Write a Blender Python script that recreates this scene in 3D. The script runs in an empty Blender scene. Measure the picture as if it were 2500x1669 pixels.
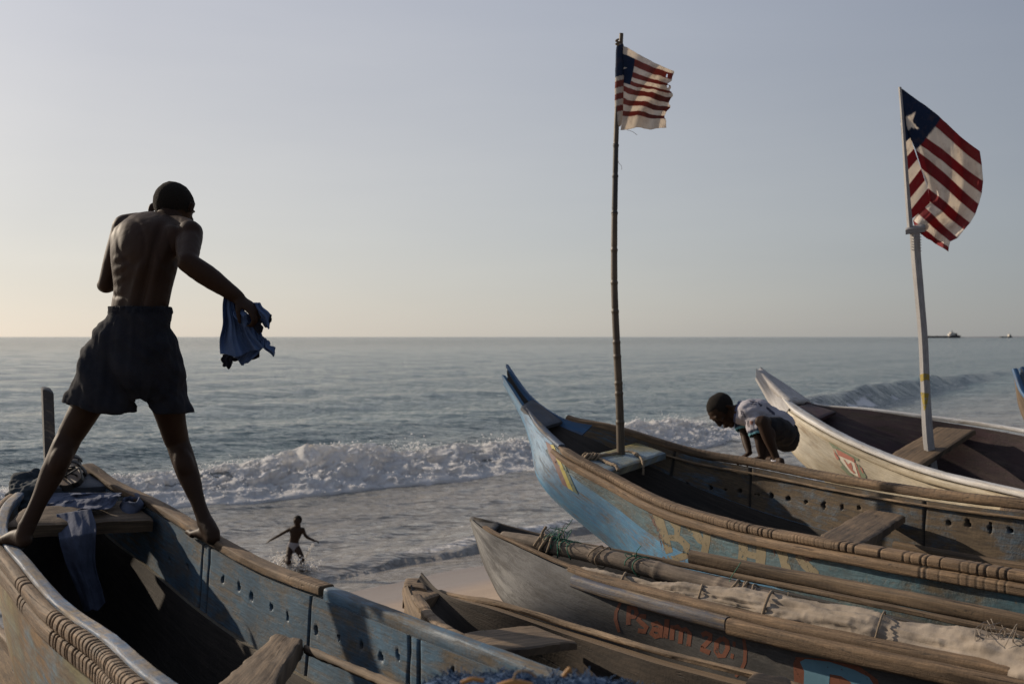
import bpy, bmesh, math, random
import numpy as np
from mathutils import Vector, Matrix
from mathutils.bvhtree import BVHTree

random.seed(7)
RNG = np.random.default_rng(7)
scene = bpy.context.scene
COL = scene.collection

# ------------------------------------------------------------------ camera
H = 3.6                      # eye height above the water, metres
FPX = 2431.0                 # focal length in photo pixels (35 mm lens, 2500 px wide)
cam_d = bpy.data.cameras.new('camera')
cam_d.lens = 35.0
cam_d.sensor_width = 36.0
cam_d.clip_start = 0.05
cam_d.clip_end = 60000
cam_d.shift_y = -12.5 / 2500
cam_d.dof.use_dof = True
cam_d.dof.focus_distance = 4.15
cam_d.dof.aperture_fstop = 4.2
cam = bpy.data.objects.new('camera', cam_d)
COL.objects.link(cam)
cam.location = (0, 0, H)
cam.rotation_euler = (math.radians(90), 0, 0)
scene.camera = cam

# ------------------------------------------------------------------ sky and sun
SUN_EL = math.radians(22)
SUN_AZ = math.radians(-60)   # from +Y (out to sea), negative = to the left
world = bpy.data.worlds.new('World')
scene.world = world
world.use_nodes = True
wn = world.node_tree
wn.nodes.clear()
wo = wn.nodes.new('ShaderNodeOutputWorld')
bg = wn.nodes.new('ShaderNodeBackground')
sky = wn.nodes.new('ShaderNodeTexSky')
sky.sky_type = 'NISHITA'
sky.sun_disc = False
sky.sun_elevation = SUN_EL
sky.sun_rotation = SUN_AZ
sky.altitude = 0
sky.air_density = 1.0
sky.dust_density = 0.6
sky.ozone_density = 2.0
# thin afternoon haze veil over the blue: brightest round the sun, thinning with height
def wmath(op, a_, b_=0.0, c_=0.0):
    x = wn.nodes.new('ShaderNodeMath'); x.operation = op
    for i_, v_ in enumerate((a_, b_, c_)):
        if hasattr(v_, 'links'): wn.links.new(v_, x.inputs[i_])
        else: x.inputs[i_].default_value = v_
    return x.outputs[0]
def wramp(fac, stops):
    r_ = wn.nodes.new('ShaderNodeValToRGB'); wn.links.new(fac, r_.inputs[0]); e_ = r_.color_ramp.elements
    while len(e_) < len(stops): e_.new(0.5)
    for i_, (p_, c_) in enumerate(stops):
        e_[i_].position = p_; e_[i_].color = (*c_, 1)
    return r_.outputs[0]
def wmix(fac, a_, b_, blend='MIX'):
    x = wn.nodes.new('ShaderNodeMix'); x.data_type = 'RGBA'; x.blend_type = blend
    for k_, v_ in ((0, fac), (6, a_), (7, b_)):
        if hasattr(v_, 'links'): wn.links.new(v_, x.inputs[k_])
        else: x.inputs[k_].default_value = v_
    return x.outputs[2]
wtc = wn.nodes.new('ShaderNodeTexCoord')
wdot = wn.nodes.new('ShaderNodeVectorMath'); wdot.operation = 'DOT_PRODUCT'
wn.links.new(wtc.outputs['Generated'], wdot.inputs[0])
wdot.inputs[1].default_value = (math.sin(SUN_AZ) * math.cos(SUN_EL), math.cos(SUN_AZ) * math.cos(SUN_EL), math.sin(SUN_EL))
wsep = wn.nodes.new('ShaderNodeSeparateXYZ'); wn.links.new(wtc.outputs['Generated'], wsep.inputs[0])
g01 = wmath('MULTIPLY_ADD', wdot.outputs['Value'], 0.5, 0.5)
veil = wramp(g01, [(0.0, (.155, .175, .215)), (.50, (.225, .255, .30)), (.725, (.455, .47, .485)), (.90, (.62, .60, .575)), (1.0, (.90, .85, .78))])
tint = wramp(wsep.outputs['Z'], [(0.0, (1.10, 1.02, .90)), (.10, (1.04, 1.02, .97)), (.33, (.83, .87, .97)), (1.0, (.55, .66, .88))])
veil = wmix(1.0, veil, tint, 'MULTIPLY')
wmap = wn.nodes.new('ShaderNodeMapping'); wmap.inputs['Scale'].default_value = (1.2, 1.2, 7); wmap.inputs['Rotation'].default_value = (0.1, .12, .5)
wn.links.new(wtc.outputs['Generated'], wmap.inputs[0])
wnz = wn.nodes.new('ShaderNodeTexNoise'); wnz.inputs['Scale'].default_value = 2.0; wnz.inputs['Detail'].default_value = 5; wnz.inputs['Roughness'].default_value = .55
wn.links.new(wmap.outputs[0], wnz.inputs['Vector'])
veil = wmix(1.0, veil, wramp(wnz.outputs['Fac'], [(.3, (.965, .955, .978)), (.7, (1.04, 1.022, 1.026))]), 'MULTIPLY')
hs = wn.nodes.new('ShaderNodeHueSaturation'); hs.inputs['Saturation'].default_value = .6
wn.links.new(sky.outputs[0], hs.inputs['Color'])
SKY = 0.1
veil10 = wn.nodes.new('ShaderNodeVectorMath'); veil10.operation = 'SCALE'; veil10.inputs['Scale'].default_value = 1 / SKY
wn.links.new(veil, veil10.inputs[0])
wn.links.new(wmix(.75, hs.outputs[0], veil10.outputs[0]), bg.inputs[0])
bg.inputs[1].default_value = SKY * 1.07
wn.links.new(bg.outputs[0], wo.inputs[0])

sun_d = bpy.data.lights.new('sun', 'SUN')
sun_d.energy = 5.0
sun_d.angle = math.radians(0.6)
sun_d.color = (1.0, 0.85, 0.67)
sun = bpy.data.objects.new('sun', sun_d)
COL.objects.link(sun)
SUNV = Vector((math.sin(SUN_AZ) * math.cos(SUN_EL), math.cos(SUN_AZ) * math.cos(SUN_EL), math.sin(SUN_EL)))
sun.rotation_euler = (-SUNV).to_track_quat('-Z', 'Y').to_euler()
sun.location = SUNV * 30 + Vector((0, 0, 5))

vs = scene.view_settings
vs.view_transform = 'Standard'
vs.look = 'None'
vs.exposure = 0.0
vs.gamma = 1.0
vs.use_curve_mapping = False
scene.cycles.max_bounces = 6
scene.cycles.use_denoising = True
scene.cycles.denoising_prefilter = 'ACCURATE'
scene.cycles.use_adaptive_sampling = False
scene.cycles.sample_clamp_indirect = 3.0
scene.cycles.sample_clamp_direct = 5.0

# ------------------------------------------------------------------ measuring helpers
def P(px, py, Y):
    """point at forward distance Y seen at photo pixel (px, py)"""
    return np.array([(px - 1250.0) / FPX * Y, Y, H - (py - 822.0) / FPX * Y])
def V(x, y, Y):
    return P(x * 1.06428, y * 1.06428, Y)
def D(x, y, drop):
    return np.array([x, y, H - drop])

# ------------------------------------------------------------------ noise
def _hash(ix, iy, iz, seed):
    h = (ix.astype(np.int64) * 374761393 + iy.astype(np.int64) * 668265263 + iz.astype(np.int64) * 2147483647 + seed * 974711) & 0xffffffff
    h = ((h ^ (h >> 13)) * 1274126177) & 0xffffffff
    h = (h ^ (h >> 16)) & 0xffffffff
    return h.astype(np.float64) / 0xffffffff
def noise3(p, seed=0):
    p = np.asarray(p, float)
    i = np.floor(p).astype(np.int64)
    f = p - i
    f = f * f * f * (f * (f * 6 - 15) + 10)
    out = 0
    for dx in (0, 1):
        for dy in (0, 1):
            for dz in (0, 1):
                w = (f[:, 0] if dx else 1 - f[:, 0]) * (f[:, 1] if dy else 1 - f[:, 1]) * (f[:, 2] if dz else 1 - f[:, 2])
                out = out + w * _hash(i[:, 0] + dx, i[:, 1] + dy, i[:, 2] + dz, seed)
    return out * 2 - 1
def fbm(p, octv=4, seed=0, gain=0.5, lac=2.03):
    p = np.asarray(p, float)
    a, s, n = 1.0, 0, 0
    for k in range(octv):
        s = s + a * noise3(p, seed + k)
        n += a
        a *= gain
        p = p * lac + 13.7
    return s / n
def sstep(a, b, x):
    t = np.clip((x - a) / (b - a), 0, 1)
    return t * t * (3 - 2 * t)
def pts3(x, y, z=0.0):
    x = np.asarray(x, float)
    return np.stack([x.ravel(), (np.asarray(y, float) + 0 * x).ravel(), (z + 0 * x).ravel()], 1)

# ------------------------------------------------------------------ object helpers
BASE = {}
def base_of(o):
    return BASE.get(o.name, np.zeros(3)) if o else np.zeros(3)
def tag(o, label=None, cat=None, group=None, kind=None):
    if label: o['label'] = label
    if cat: o['category'] = cat
    if group: o['group'] = group
    if kind: o['kind'] = kind
    return o
def empty(name, loc, label, cat, group=None):
    o = bpy.data.objects.new(name, None)
    o.empty_display_size = 0.1
    COL.objects.link(o)
    o.location = tuple(loc)
    BASE[o.name] = np.array(loc, float)
    return tag(o, label, cat, group)
def mk(name, verts, faces, mat, parent=None, uv=None, smooth=True, attrs=None, origin=None, mats=None, fmat=None, cols=None):
    """verts Nx3 world, faces list or Mx4 / Mx3 array, uv per vertex"""
    verts = np.asarray(verts, float)
    b = base_of(parent) if parent else (np.array(origin, float) if origin is not None else np.zeros(3))
    me = bpy.data.meshes.new(name)
    lv = (verts - b).astype(np.float32)
    if isinstance(faces, np.ndarray):
        k = faces.shape[1]
        me.vertices.add(len(lv)); me.vertices.foreach_set('co', lv.ravel())
        me.loops.add(faces.size); me.loops.foreach_set('vertex_index', faces.astype(np.int32).ravel())
        me.polygons.add(len(faces))
        me.polygons.foreach_set('loop_start', np.arange(0, faces.size, k, dtype=np.int32))
        me.polygons.foreach_set('loop_total', np.full(len(faces), k, dtype=np.int32))
        me.update(calc_edges=True)
    else:
        me.from_pydata([tuple(v) for v in lv], [], [tuple(f) for f in faces])
    me.validate()
    vi = np.empty(len(me.loops), dtype=np.int32)
    me.loops.foreach_get('vertex_index', vi)
    if uv is not None:
        l = me.uv_layers.new(name='UVMap')
        l.data.foreach_set('uv', np.asarray(uv, np.float32)[vi].ravel())
    if attrs:
        for k_, a in attrs.items():
            at = me.attributes.new(k_, 'FLOAT', 'POINT')
            at.data.foreach_set('value', np.asarray(a, np.float32).ravel())
    if cols is not None:
        at = me.attributes.new('Col', 'FLOAT_COLOR', 'POINT')
        c4 = np.ones((len(lv), 4), np.float32); c4[:, :3] = cols
        at.data.foreach_set('color', c4.ravel())
    if mats:
        for m in mats: me.materials.append(m)
        if fmat is not None: me.polygons.foreach_set('material_index', np.asarray(fmat, np.int32))
    elif mat: me.materials.append(mat)
    if smooth: me.polygons.foreach_set('use_smooth', np.ones(len(me.polygons), dtype=bool))
    me.update()
    o = bpy.data.objects.new(name, me)
    COL.objects.link(o)
    if parent:
        o.parent = parent
        BASE[o.name] = b
    else:
        o.location = tuple(b)
        BASE[o.name] = b
    return o
def gridf(nu, nv, wu=False, wv=False, off=0):
    iu = np.arange(nu if wu else nu - 1); iv = np.arange(nv if wv else nv - 1)
    A, B = np.meshgrid(iu, iv, indexing='ij')
    A2 = (A + 1) % nu; B2 = (B + 1) % nv
    return np.stack([A * nv + B, A2 * nv + B, A2 * nv + B2, A * nv + B2], -1).reshape(-1, 4) + off
def bm_obj(name, bm, mat, parent=None, smooth=True, origin=None):
    bmesh.ops.recalc_face_normals(bm, faces=bm.faces)
    v = [tuple(x.co) for x in bm.verts]
    for i, x in enumerate(bm.verts): x.index = i
    f = [[x.index for x in q.verts] for q in bm.faces]
    bm.free()
    return mk(name, v, f, mat, parent, smooth=smooth, origin=origin)
def auto_smooth(o, deg=40):
    me = o.data
    bm = bmesh.new(); bm.from_mesh(me)
    for e in bm.edges:
        if len(e.link_faces) == 2 and e.calc_face_angle(0) > math.radians(deg): e.smooth = False
    bm.to_mesh(me); bm.free()
def spline(ctrl, s_c, s):
    """cubic Hermite through ctrl (k,3) at parameters s_c"""
    ctrl = np.asarray(ctrl, float); s_c = np.asarray(s_c, float); s = np.asarray(s, float)
    d = np.diff(ctrl, axis=0) / np.diff(s_c)[:, None]
    m = np.empty_like(ctrl)
    m[0], m[-1] = d[0], d[-1]
    h = np.diff(s_c)
    m[1:-1] = (d[:-1] * h[1:, None] + d[1:] * h[:-1, None]) / (h[1:] + h[:-1])[:, None]
    i = np.clip(np.searchsorted(s_c, s, side='right') - 1, 0, len(s_c) - 2)
    h_ = h[i]; t = ((s - s_c[i]) / h_)[:, None]; h_ = h_[:, None]
    t2, t3 = t * t, t * t * t
    return (2*t3-3*t2+1)*ctrl[i] + (t3-2*t2+t)*h_*m[i] + (-2*t3+3*t2)*ctrl[i+1] + (t3-t2)*h_*m[i+1]
def path(ctrl, n):
    ctrl = np.asarray(ctrl, float)
    s = np.concatenate([[0], np.cumsum(np.linalg.norm(np.diff(ctrl, axis=0), axis=1))])
    return spline(ctrl, s, np.linspace(0, s[-1], n))
def unit(v):
    v = np.asarray(v, float)
    return v / (np.linalg.norm(v, axis=-1, keepdims=True) + 1e-12)

def sweep(pts, rad, nseg=10, jitter=0.0, seed=0, flat=1.0):
    """round tube along pts (n,3), radius scalar or array; returns verts, faces, uv"""
    pts = np.asarray(pts, float); n = len(pts)
    rad = np.broadcast_to(np.asarray(rad, float), (n,))
    T = unit(np.gradient(pts, axis=0))
    up = np.array([0, 0, 1.0])
    if abs(T[:, 2]).mean() > 0.8: up = np.array([0, 1.0, 0])
    S = unit(np.cross(T, up)); U = np.cross(S, T)
    a = np.linspace(0, 2 * np.pi, nseg, endpoint=False)
    R = rad[:, None] * np.ones(nseg)
    if jitter:
        q = np.stack([np.repeat(np.arange(n) * .35, nseg), np.tile(np.cos(a) * 1.5, n), np.tile(np.sin(a) * 1.5, n)], 1)
        R = R * (1 + jitter * fbm(q, 3, seed).reshape(n, nseg))
    v = pts[:, None, :] + R[..., None] * (np.cos(a)[None, :, None] * S[:, None, :] + flat * np.sin(a)[None, :, None] * U[:, None, :])
    f = [list(q) for q in gridf(n, nseg, wv=True)]
    v = v.reshape(-1, 3)
    f.append(list(range(nseg))); f.append(list(range((n - 1) * nseg, n * nseg))[::-1])
    L = np.concatenate([[0], np.cumsum(np.linalg.norm(np.diff(pts, axis=0), axis=1))])
    uv = np.stack([np.repeat(L, nseg), np.tile(a * rad.mean(), n)], 1)
    return v, f, uv
def tube_obj(name, ctrl, rad, mat, parent=None, n=40, nseg=8, jitter=0, seed=0, raw=False, origin=None):
    p = np.asarray(ctrl, float) if raw else path(ctrl, n)
    if not np.isscalar(rad): rad = np.interp(np.linspace(0, 1, len(p)), np.linspace(0, 1, len(rad)), rad)
    v, f, uv = sweep(p, rad, nseg, jitter, seed)
    return mk(name, v, f, mat, parent, uv=uv, origin=origin)

# ------------------------------------------------------------------ materials
class M:
    def __init__(s, name):
        s.m = bpy.data.materials.new(name); s.m.use_nodes = True
        s.t = s.m.node_tree; s.t.nodes.clear()
        s.out = s.n('ShaderNodeOutputMaterial')
        s.b = s.n('ShaderNodeBsdfPrincipled')
        s.l(s.b.outputs[0], s.out.inputs[0])
    def n(s, typ, **kw):
        x = s.t.nodes.new(typ)
        for k, v in kw.items(): setattr(x, k, v)
        return x
    def l(s, a, b): s.t.links.new(a, b)
    def set(s, inp, v):
        if hasattr(v, 'is_linked') or hasattr(v, 'links'): s.l(v, inp)
        elif isinstance(v, (tuple, list)) and len(v) == 3 and inp.type == 'RGBA': inp.default_value = (*v, 1)
        else: inp.default_value = v
    def coord(s, kind='UV', scale=(1, 1, 1), rot=(0, 0, 0)):
        tc = s.n('ShaderNodeTexCoord'); mp = s.n('ShaderNodeMapping')
        mp.inputs['Scale'].default_value = scale; mp.inputs['Rotation'].default_value = rot
        s.l(tc.outputs[kind], mp.inputs[0]); return mp.outputs[0]
    def noise(s, vec, scale=5, detail=4, rough=0.55, dist=0.0):
        x = s.n('ShaderNodeTexNoise'); s.l(vec, x.inputs['Vector'])
        x.inputs['Scale'].default_value = scale; x.inputs['Detail'].default_value = detail
        x.inputs['Roughness'].default_value = rough; x.inputs['Distortion'].default_value = dist
        return x.outputs['Fac']
    def ramp(s, fac, stops):
        r = s.n('ShaderNodeValToRGB'); s.l(fac, r.inputs[0])
        e = r.color_ramp.elements
        while len(e) < len(stops): e.new(0.5)
        for i, (p, c) in enumerate(stops):
            e[i].position = p
            e[i].color = (*c, 1) if isinstance(c, (tuple, list)) else (c, c, c, 1)
        return r.outputs[0]
    def mix(s, fac, a, b, blend='MIX'):
        x = s.n('ShaderNodeMix', data_type='RGBA', blend_type=blend)
        s.set(x.inputs[0], fac); s.set(x.inputs[6], a); s.set(x.inputs[7], b)
        return x.outputs[2]
    def math(s, op, a, b=0.5, clamp=False):
        x = s.n('ShaderNodeMath', operation=op, use_clamp=clamp)
        s.set(x.inputs[0], a); s.set(x.inputs[1], b); return x.outputs[0]
    def attr(s, name):
        x = s.n('ShaderNodeAttribute', attribute_name=name); return x
    def bump(s, h, strength=0.3, dist=0.01, prev=None):
        x = s.n('ShaderNodeBump'); s.l(h, x.inputs['Height'])
        x.inputs['Strength'].default_value = strength; x.inputs['Distance'].default_value = dist
        if prev is not None: s.l(prev, x.inputs['Normal'])
        return x.outputs[0]
    def fin(s, col=None, rough=None, nrm=None, **kw):
        if col is not None: s.set(s.b.inputs['Base Color'], col)
        if rough is not None: s.set(s.b.inputs['Roughness'], rough)
        if nrm is not None: s.l(nrm, s.b.inputs['Normal'])
        for k, v in kw.items(): s.set(s.b.inputs[k], v)
        return s.m

def wood(name, dark, light, rough=0.8, gs=(3, 60), bump=0.5, grime=0.5, cracks=True, kind='UV', cut=False):
    m = M(name)
    c = m.coord(kind, (gs[0], gs[1], gs[1])); c2 = m.coord(kind)
    g = m.noise(c, 1.0, 6, 0.65, 0.6)
    big = m.noise(c2, 3.2, 5, 0.6)
    col = m.mix(m.ramp(g, [(0.28, 0.0), (0.72, 1.0)]), dark, light)
    gr = m.ramp(big, [(0.3, 1 - grime), (0.65, 1.0)])
    col = m.mix(1.0, col, gr, 'MULTIPLY')
    h = g
    if cracks:
        ck = m.noise(m.coord(kind, (gs[0] * .5, gs[1] * 1.3, gs[1] * 1.3)), 1.3, 3, 0.5, 1.0)
        ckm = m.ramp(ck, [(0.30, 0.0), (0.36, 1.0)])
        col = m.mix(1.0, col, m.mix(ckm, (0.3, 0.27, 0.25), (1, 1, 1)), 'MULTIPLY')
        h = m.math('ADD', m.math('MULTIPLY', g, 0.6), ckm)
    fg = m.noise(m.coord(kind, (gs[0] * 3.2, gs[1] * 4, gs[1] * 4)), 1.0, 5, 0.7, 0.3)
    col = m.mix(1.0, col, m.ramp(fg, [(0.32, 0.55), (0.66, 1.22)]), 'MULTIPLY')
    pit = m.noise(m.coord(kind, (14, 90, 90)), 1.0, 4, 0.6, 1.2)
    col = m.mix(1.0, col, m.ramp(pit, [(0.30, 0.25), (0.38, 1.0)]), 'MULTIPLY')
    if cut: col = m.mix(m.math('MULTIPLY', m.attr('hole').outputs['Fac'], .75), col, (0.02, 0.015, 0.01))
    nb = m.bump(h, bump, 0.006)
    fine = m.noise(c2, 90, 3, 0.6)
    nb = m.bump(fine, bump * 0.5, 0.004, nb)
    return m.fin(col, rough, nb)

def painted(name, paints, woods, amount=0.55, gs=(4, 55), rough=0.62, bump=0.45, grime=0.45, scale=7.0, hole=False, stain=(0.12, 0.09, 0.06)):
    """weathered paint over bare wood. paints: (a, b); woods: (dark, light)"""
    m = M(name)
    c = m.coord('UV', (gs[0], gs[1], gs[1])); c2 = m.coord('UV')
    g = m.noise(c, 1.0, 6, 0.65, 0.5)
    wd = m.mix(m.ramp(g, [(0.3, 0.0), (0.7, 1.0)]), woods[0], woods[1])
    pn = m.noise(c2, scale * .6, 5, 0.6, 0.4)
    pc = m.mix(m.ramp(pn, [(0.35, 0.0), (0.65, 1.0)]), paints[0], paints[1])
    st = m.noise(m.coord('UV', (1.2, 5, 5)), 2.2, 6, 0.68)
    pc = m.mix(m.ramp(st, [(0.5, 0.0), (0.78, 0.75)]), pc, stain)
    a = m.noise(m.coord('UV', (.55, 1, 1)), scale, 10, 0.74, 0.3)
    k = m.math('ADD', m.math('MULTIPLY', a, 0.6), m.math('MULTIPLY', g, 0.4))
    t = 0.5 + (amount - 0.5) * 0.45
    msk = m.ramp(k, [(max(0.01, t - 0.07), 1.0), (min(0.99, t + 0.05), 0.0)])
    col = m.mix(msk, wd, pc)
    big = m.noise(c2, 2.1, 5, 0.62)
    col = m.mix(1.0, col, m.ramp(big, [(0.3, 1 - grime), (0.62, 1.0)]), 'MULTIPLY')
    fg = m.noise(m.coord('UV', (gs[0] * 3, gs[1] * 4, gs[1] * 4)), 1.0, 5, 0.72, 0.3)
    col = m.mix(1.0, col, m.ramp(fg, [(0.30, 0.5), (0.66, 1.2)]), 'MULTIPLY')
    spk = m.noise(m.coord('UV', (30, 60, 60)), 1.0, 6, 0.75, .5)
    col = m.mix(m.ramp(spk, [(0.60, 0.0), (0.66, .8)]), col, m.mix(.5, woods[1], (0.05, 0.04, 0.03)))
    if hole:
        col = m.mix(m.attr('hole').outputs['Fac'], col, (0.012, 0.01, 0.008))  # near-black painted into holes deepens their inner shade; plank seams get it too
    h = m.math('ADD', m.math('MULTIPLY', g, 0.55), m.math('MULTIPLY', msk, 0.45))
    nb = m.bump(h, bump, 0.006)
    nb = m.bump(m.noise(c2, 75, 3, 0.6), bump * 0.4, 0.004, nb)
    rr = m.mix(msk, (0.85, 0.85, 0.85), (rough, rough, rough))
    return m.fin(col, rr, nb)

def cloth_mat(name, col, col2=None, weave=350, rough=0.9, trans=0.0, crease=.35):
    m = M(name)
    c = m.coord('Object')
    n1 = m.noise(c, 9, 5, 0.6)
    cc = m.mix(m.ramp(n1, [(0.35, 0.0), (0.65, 1.0)]), col, col2 or tuple(x * .75 for x in col))
    nb = m.bump(m.noise(c, weave, 2, 0.5), 0.25, 0.002)
    nb = m.bump(m.noise(c, 38, 5, 0.65), crease, 0.008, nb)
    m.fin(cc, rough, nb)
    m.b.inputs['Specular IOR Level'].default_value = 0.25
    if trans:
        tr = m.n('ShaderNodeBsdfTranslucent'); m.set(tr.inputs[0], cc)
        ms = m.n('ShaderNodeMixShader'); ms.inputs[0].default_value = trans
        m.l(m.b.outputs[0], ms.inputs[1]); m.l(tr.outputs[0], ms.inputs[2]); m.l(ms.outputs[0], m.out.inputs[0])
    return m.m
def plain(name, col, rough=0.6, metal=0.0, bump=0.0, bscale=60, spec=0.5):
    m = M(name)
    c = m.coord('Object')
    cc = m.mix(m.noise(c, 25, 4, 0.6), tuple(x * .75 for x in col), tuple(min(1, x * 1.2) for x in col))
    nb = m.bump(m.noise(c, bscale, 4, 0.6), bump, 0.004) if bump else None
    m.fin(cc, rough, nb)
    m.b.inputs['Metallic'].default_value = metal
    m.b.inputs['Specular IOR Level'].default_value = spec
    return m.m

WD, WL = (0.05, 0.034, 0.021), (0.185, 0.125, 0.075)
MAT = {}
MAT['rail_wood'] = wood('weathered_rail_wood', (0.065, 0.040, 0.022), (0.29, 0.185, 0.10), gs=(5, 70), cut=True, bump=.8)
MAT['bare_wood'] = wood('weathered_brown_wood', (0.045, 0.029, 0.017), (0.22, 0.145, 0.08))
MAT['dark_wood'] = wood('dark_inner_wood', (0.018, 0.014, 0.011), (0.06, 0.047, 0.036))  # very dark brown, used inside the hulls
MAT['tan_wood'] = wood('tan_dugout_wood', (0.095, 0.06, 0.034), (0.33, 0.225, 0.13), gs=(5, 40))
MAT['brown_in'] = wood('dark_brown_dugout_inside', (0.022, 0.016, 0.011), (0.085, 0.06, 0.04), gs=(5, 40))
MAT['grey_hull'] = painted('grey_scraped_hull', ((0.055, 0.054, 0.054), (0.10, 0.097, 0.094)), ((0.03, 0.028, 0.025), (0.115, 0.105, 0.095)), 0.6, gs=(7, 45), rough=0.68, bump=.3, scale=9, grime=0.5, stain=(0.05, 0.047, 0.045))
MAT['navy_rub'] = painted('slate_painted_rub_rail', ((0.075, 0.08, 0.105), (0.12, 0.125, 0.15)), ((0.10, 0.07, 0.043), (0.34, 0.245, 0.15)), 0.6, scale=6)
MAT['blue_hull'] = painted('bright_blue_hull_paint', ((0.035, 0.155, 0.30), (0.07, 0.225, 0.38)), (WD, (0.20, 0.135, 0.075)), 0.66, scale=9, stain=(0.03, 0.11, 0.2))
MAT['teal_plank'] = painted('worn_teal_blue_plank', ((0.035, 0.085, 0.11), (0.06, 0.13, 0.16)), ((0.035, 0.028, 0.018), (0.13, 0.10, 0.06)), 0.62, gs=(6, 40), scale=8, bump=.8)
MAT['inner_blue'] = painted('worn_blue_inner_plank', ((0.05, 0.105, 0.16), (0.075, 0.145, 0.21)), ((0.055, 0.044, 0.032), (0.165, 0.13, 0.09)), 0.6, scale=7, hole=True)
MAT['inner_brown'] = painted('worn_brown_inner_plank', ((0.05, 0.085, 0.12), (0.065, 0.11, 0.15)), ((0.04, 0.028, 0.017), (0.14, 0.098, 0.056)), 0.42, gs=(5, 45), scale=6, hole=True, bump=.8)
MAT['horn_blue'] = painted('blue_stem_paint', ((0.02, 0.095, 0.22), (0.035, 0.13, 0.28)), (WD, WL), 0.78, scale=6, grime=.35)
MAT['pale_rail'] = painted('pale_blue_rail_paint', ((0.06, 0.115, 0.20), (0.105, 0.17, 0.265)), ((0.14, 0.105, 0.07), (0.36, 0.28, 0.19)), 0.55, scale=8)
MAT['left_outer'] = painted('faded_patchwork_paint', ((0.09, 0.18, 0.26), (0.22, 0.18, 0.06)), ((0.07, 0.042, 0.022), (0.25, 0.155, 0.07)), 0.54, gs=(4, 30), scale=4.5, stain=(0.20, 0.12, 0.06))
MAT['white_hull'] = painted('chipped_cream_paint', ((0.40, 0.34, 0.235), (0.50, 0.445, 0.335)), ((0.18, 0.12, 0.07), (0.34, 0.26, 0.16)), 0.70, scale=5, grime=.35, bump=.35, stain=(0.30, 0.22, 0.11))
MAT['white_rail'] = painted('chipped_white_paint', ((0.55, 0.54, 0.52), (0.68, 0.66, 0.63)), ((0.25, 0.19, 0.12), (0.42, 0.35, 0.25)), 0.74, scale=11, grime=.2, bump=.3, stain=(0.4, 0.3, 0.16))
MAT['grey_stem'] = painted('grey_white_stem_paint', ((0.38, 0.36, 0.35), (0.46, 0.44, 0.42)), (WD, WL), 0.82, scale=7, grime=.2)
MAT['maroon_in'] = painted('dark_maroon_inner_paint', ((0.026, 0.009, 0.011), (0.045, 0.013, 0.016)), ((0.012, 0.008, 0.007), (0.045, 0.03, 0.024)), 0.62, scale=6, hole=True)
MAT['thwart_paint'] = painted('blue_yellow_thwart_paint', ((0.15, 0.22, 0.28), (0.30, 0.235, 0.05)), ((0.10, 0.085, 0.045), (0.24, 0.19, 0.10)), 0.64, scale=5)
MAT['slate_deck'] = painted('dark_slate_deck_paint', ((0.05, 0.06, 0.08), (0.075, 0.085, 0.105)), (WD, WL), 0.75, scale=6)
MAT['dark_stem'] = painted('dark_navy_stem_paint', ((0.02, 0.023, 0.032), (0.035, 0.038, 0.048)), (WD, (.3, .26, .22)), 0.72, scale=6)
MAT['rope'] = plain('old_rope', (0.20, 0.15, 0.10), 0.95, bump=.6, bscale=200)
MAT['twine'] = plain('green_twine', (0.02, 0.12, 0.075), 0.8)
MAT['skin'] = None
# ------------------------------------------------------------------ beach and sea
SE = np.array([-0.65, 0.76]); AL = np.array([0.76, 0.65])      # seaward and along-shore directions
def to_xy(a, w): return a * AL[0] + w * SE[0], a * AL[1] + w * SE[1]
def to_aw(x, y): return x * AL[0] + y * AL[1], x * SE[0] + y * SE[1]
def land_z(a, w):
    z = np.where(w < 5, 1.8, 1.8 - 0.25 * (w - 5))
    z = z - 0.12 * np.exp(-((w - 5) / 1.6) ** 2)
    z = np.where(w > 12, 0.05 - 0.12 * (w - 12) , z)
    return z
# sand
ga = np.concatenate([np.linspace(-150, -22, 30), np.linspace(-20, 40, 260), np.linspace(43, 220, 40)])
gw = np.concatenate([np.linspace(-200, -8, 30), np.linspace(-6, 19, 230), np.linspace(20, 60, 15)])
Aa, Ww = np.meshgrid(ga, gw, indexing='ij')
q = pts3(Aa, Ww)
z = land_z(q[:, 0], q[:, 1])
dry = 1 - sstep(6.5, 10.5, q[:, 1])
z = z + dry * (0.035 * fbm(q * [1.6, 1.6, 0], 4, 3) + 0.02 * np.clip(fbm(q * [5, 5, 0], 2, 9), -1, .2)) + 0.02 * fbm(q * [.25, .8, 0], 3, 5)
X, Y = to_xy(q[:, 0], q[:, 1])
m = M('beach_sand')
wet = m.attr('wet').outputs['Fac']
c = m.coord('Object')
n1 = m.noise(c, 1.2, 6, 0.6); n2 = m.noise(c, 160, 3, 0.6)
drycol = m.mix(n1, (0.26, 0.19, 0.135), (0.36, 0.275, 0.2))
wetcol = m.mix(m.noise(m.coord('Object', (.6, .6, .6)), 1.0, 5, .6), (0.13, 0.095, 0.074), (0.20, 0.15, 0.118))
col = m.mix(wet, drycol, wetcol)
col = m.mix(m.ramp(n2, [(0.3, 0.0), (0.7, 0.35)]), col, (0.12, 0.09, 0.07))
nb = m.bump(m.noise(c, 60, 4, 0.7), 0.25, 0.01)
MAT['sand'] = m.fin(col, m.mix(wet, (0.95, .95, .95), (0.33, .33, .33)), nb)
sand = mk('beach', np.stack([X, Y, z], 1), gridf(len(ga), len(gw)), MAT['sand'],
          attrs={'wet': sstep(6.6, 9.0, q[:, 1] + 0.8 * fbm(q * [.4, .4, 0], 3, 8))})
tag(sand, kind='structure')

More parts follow.
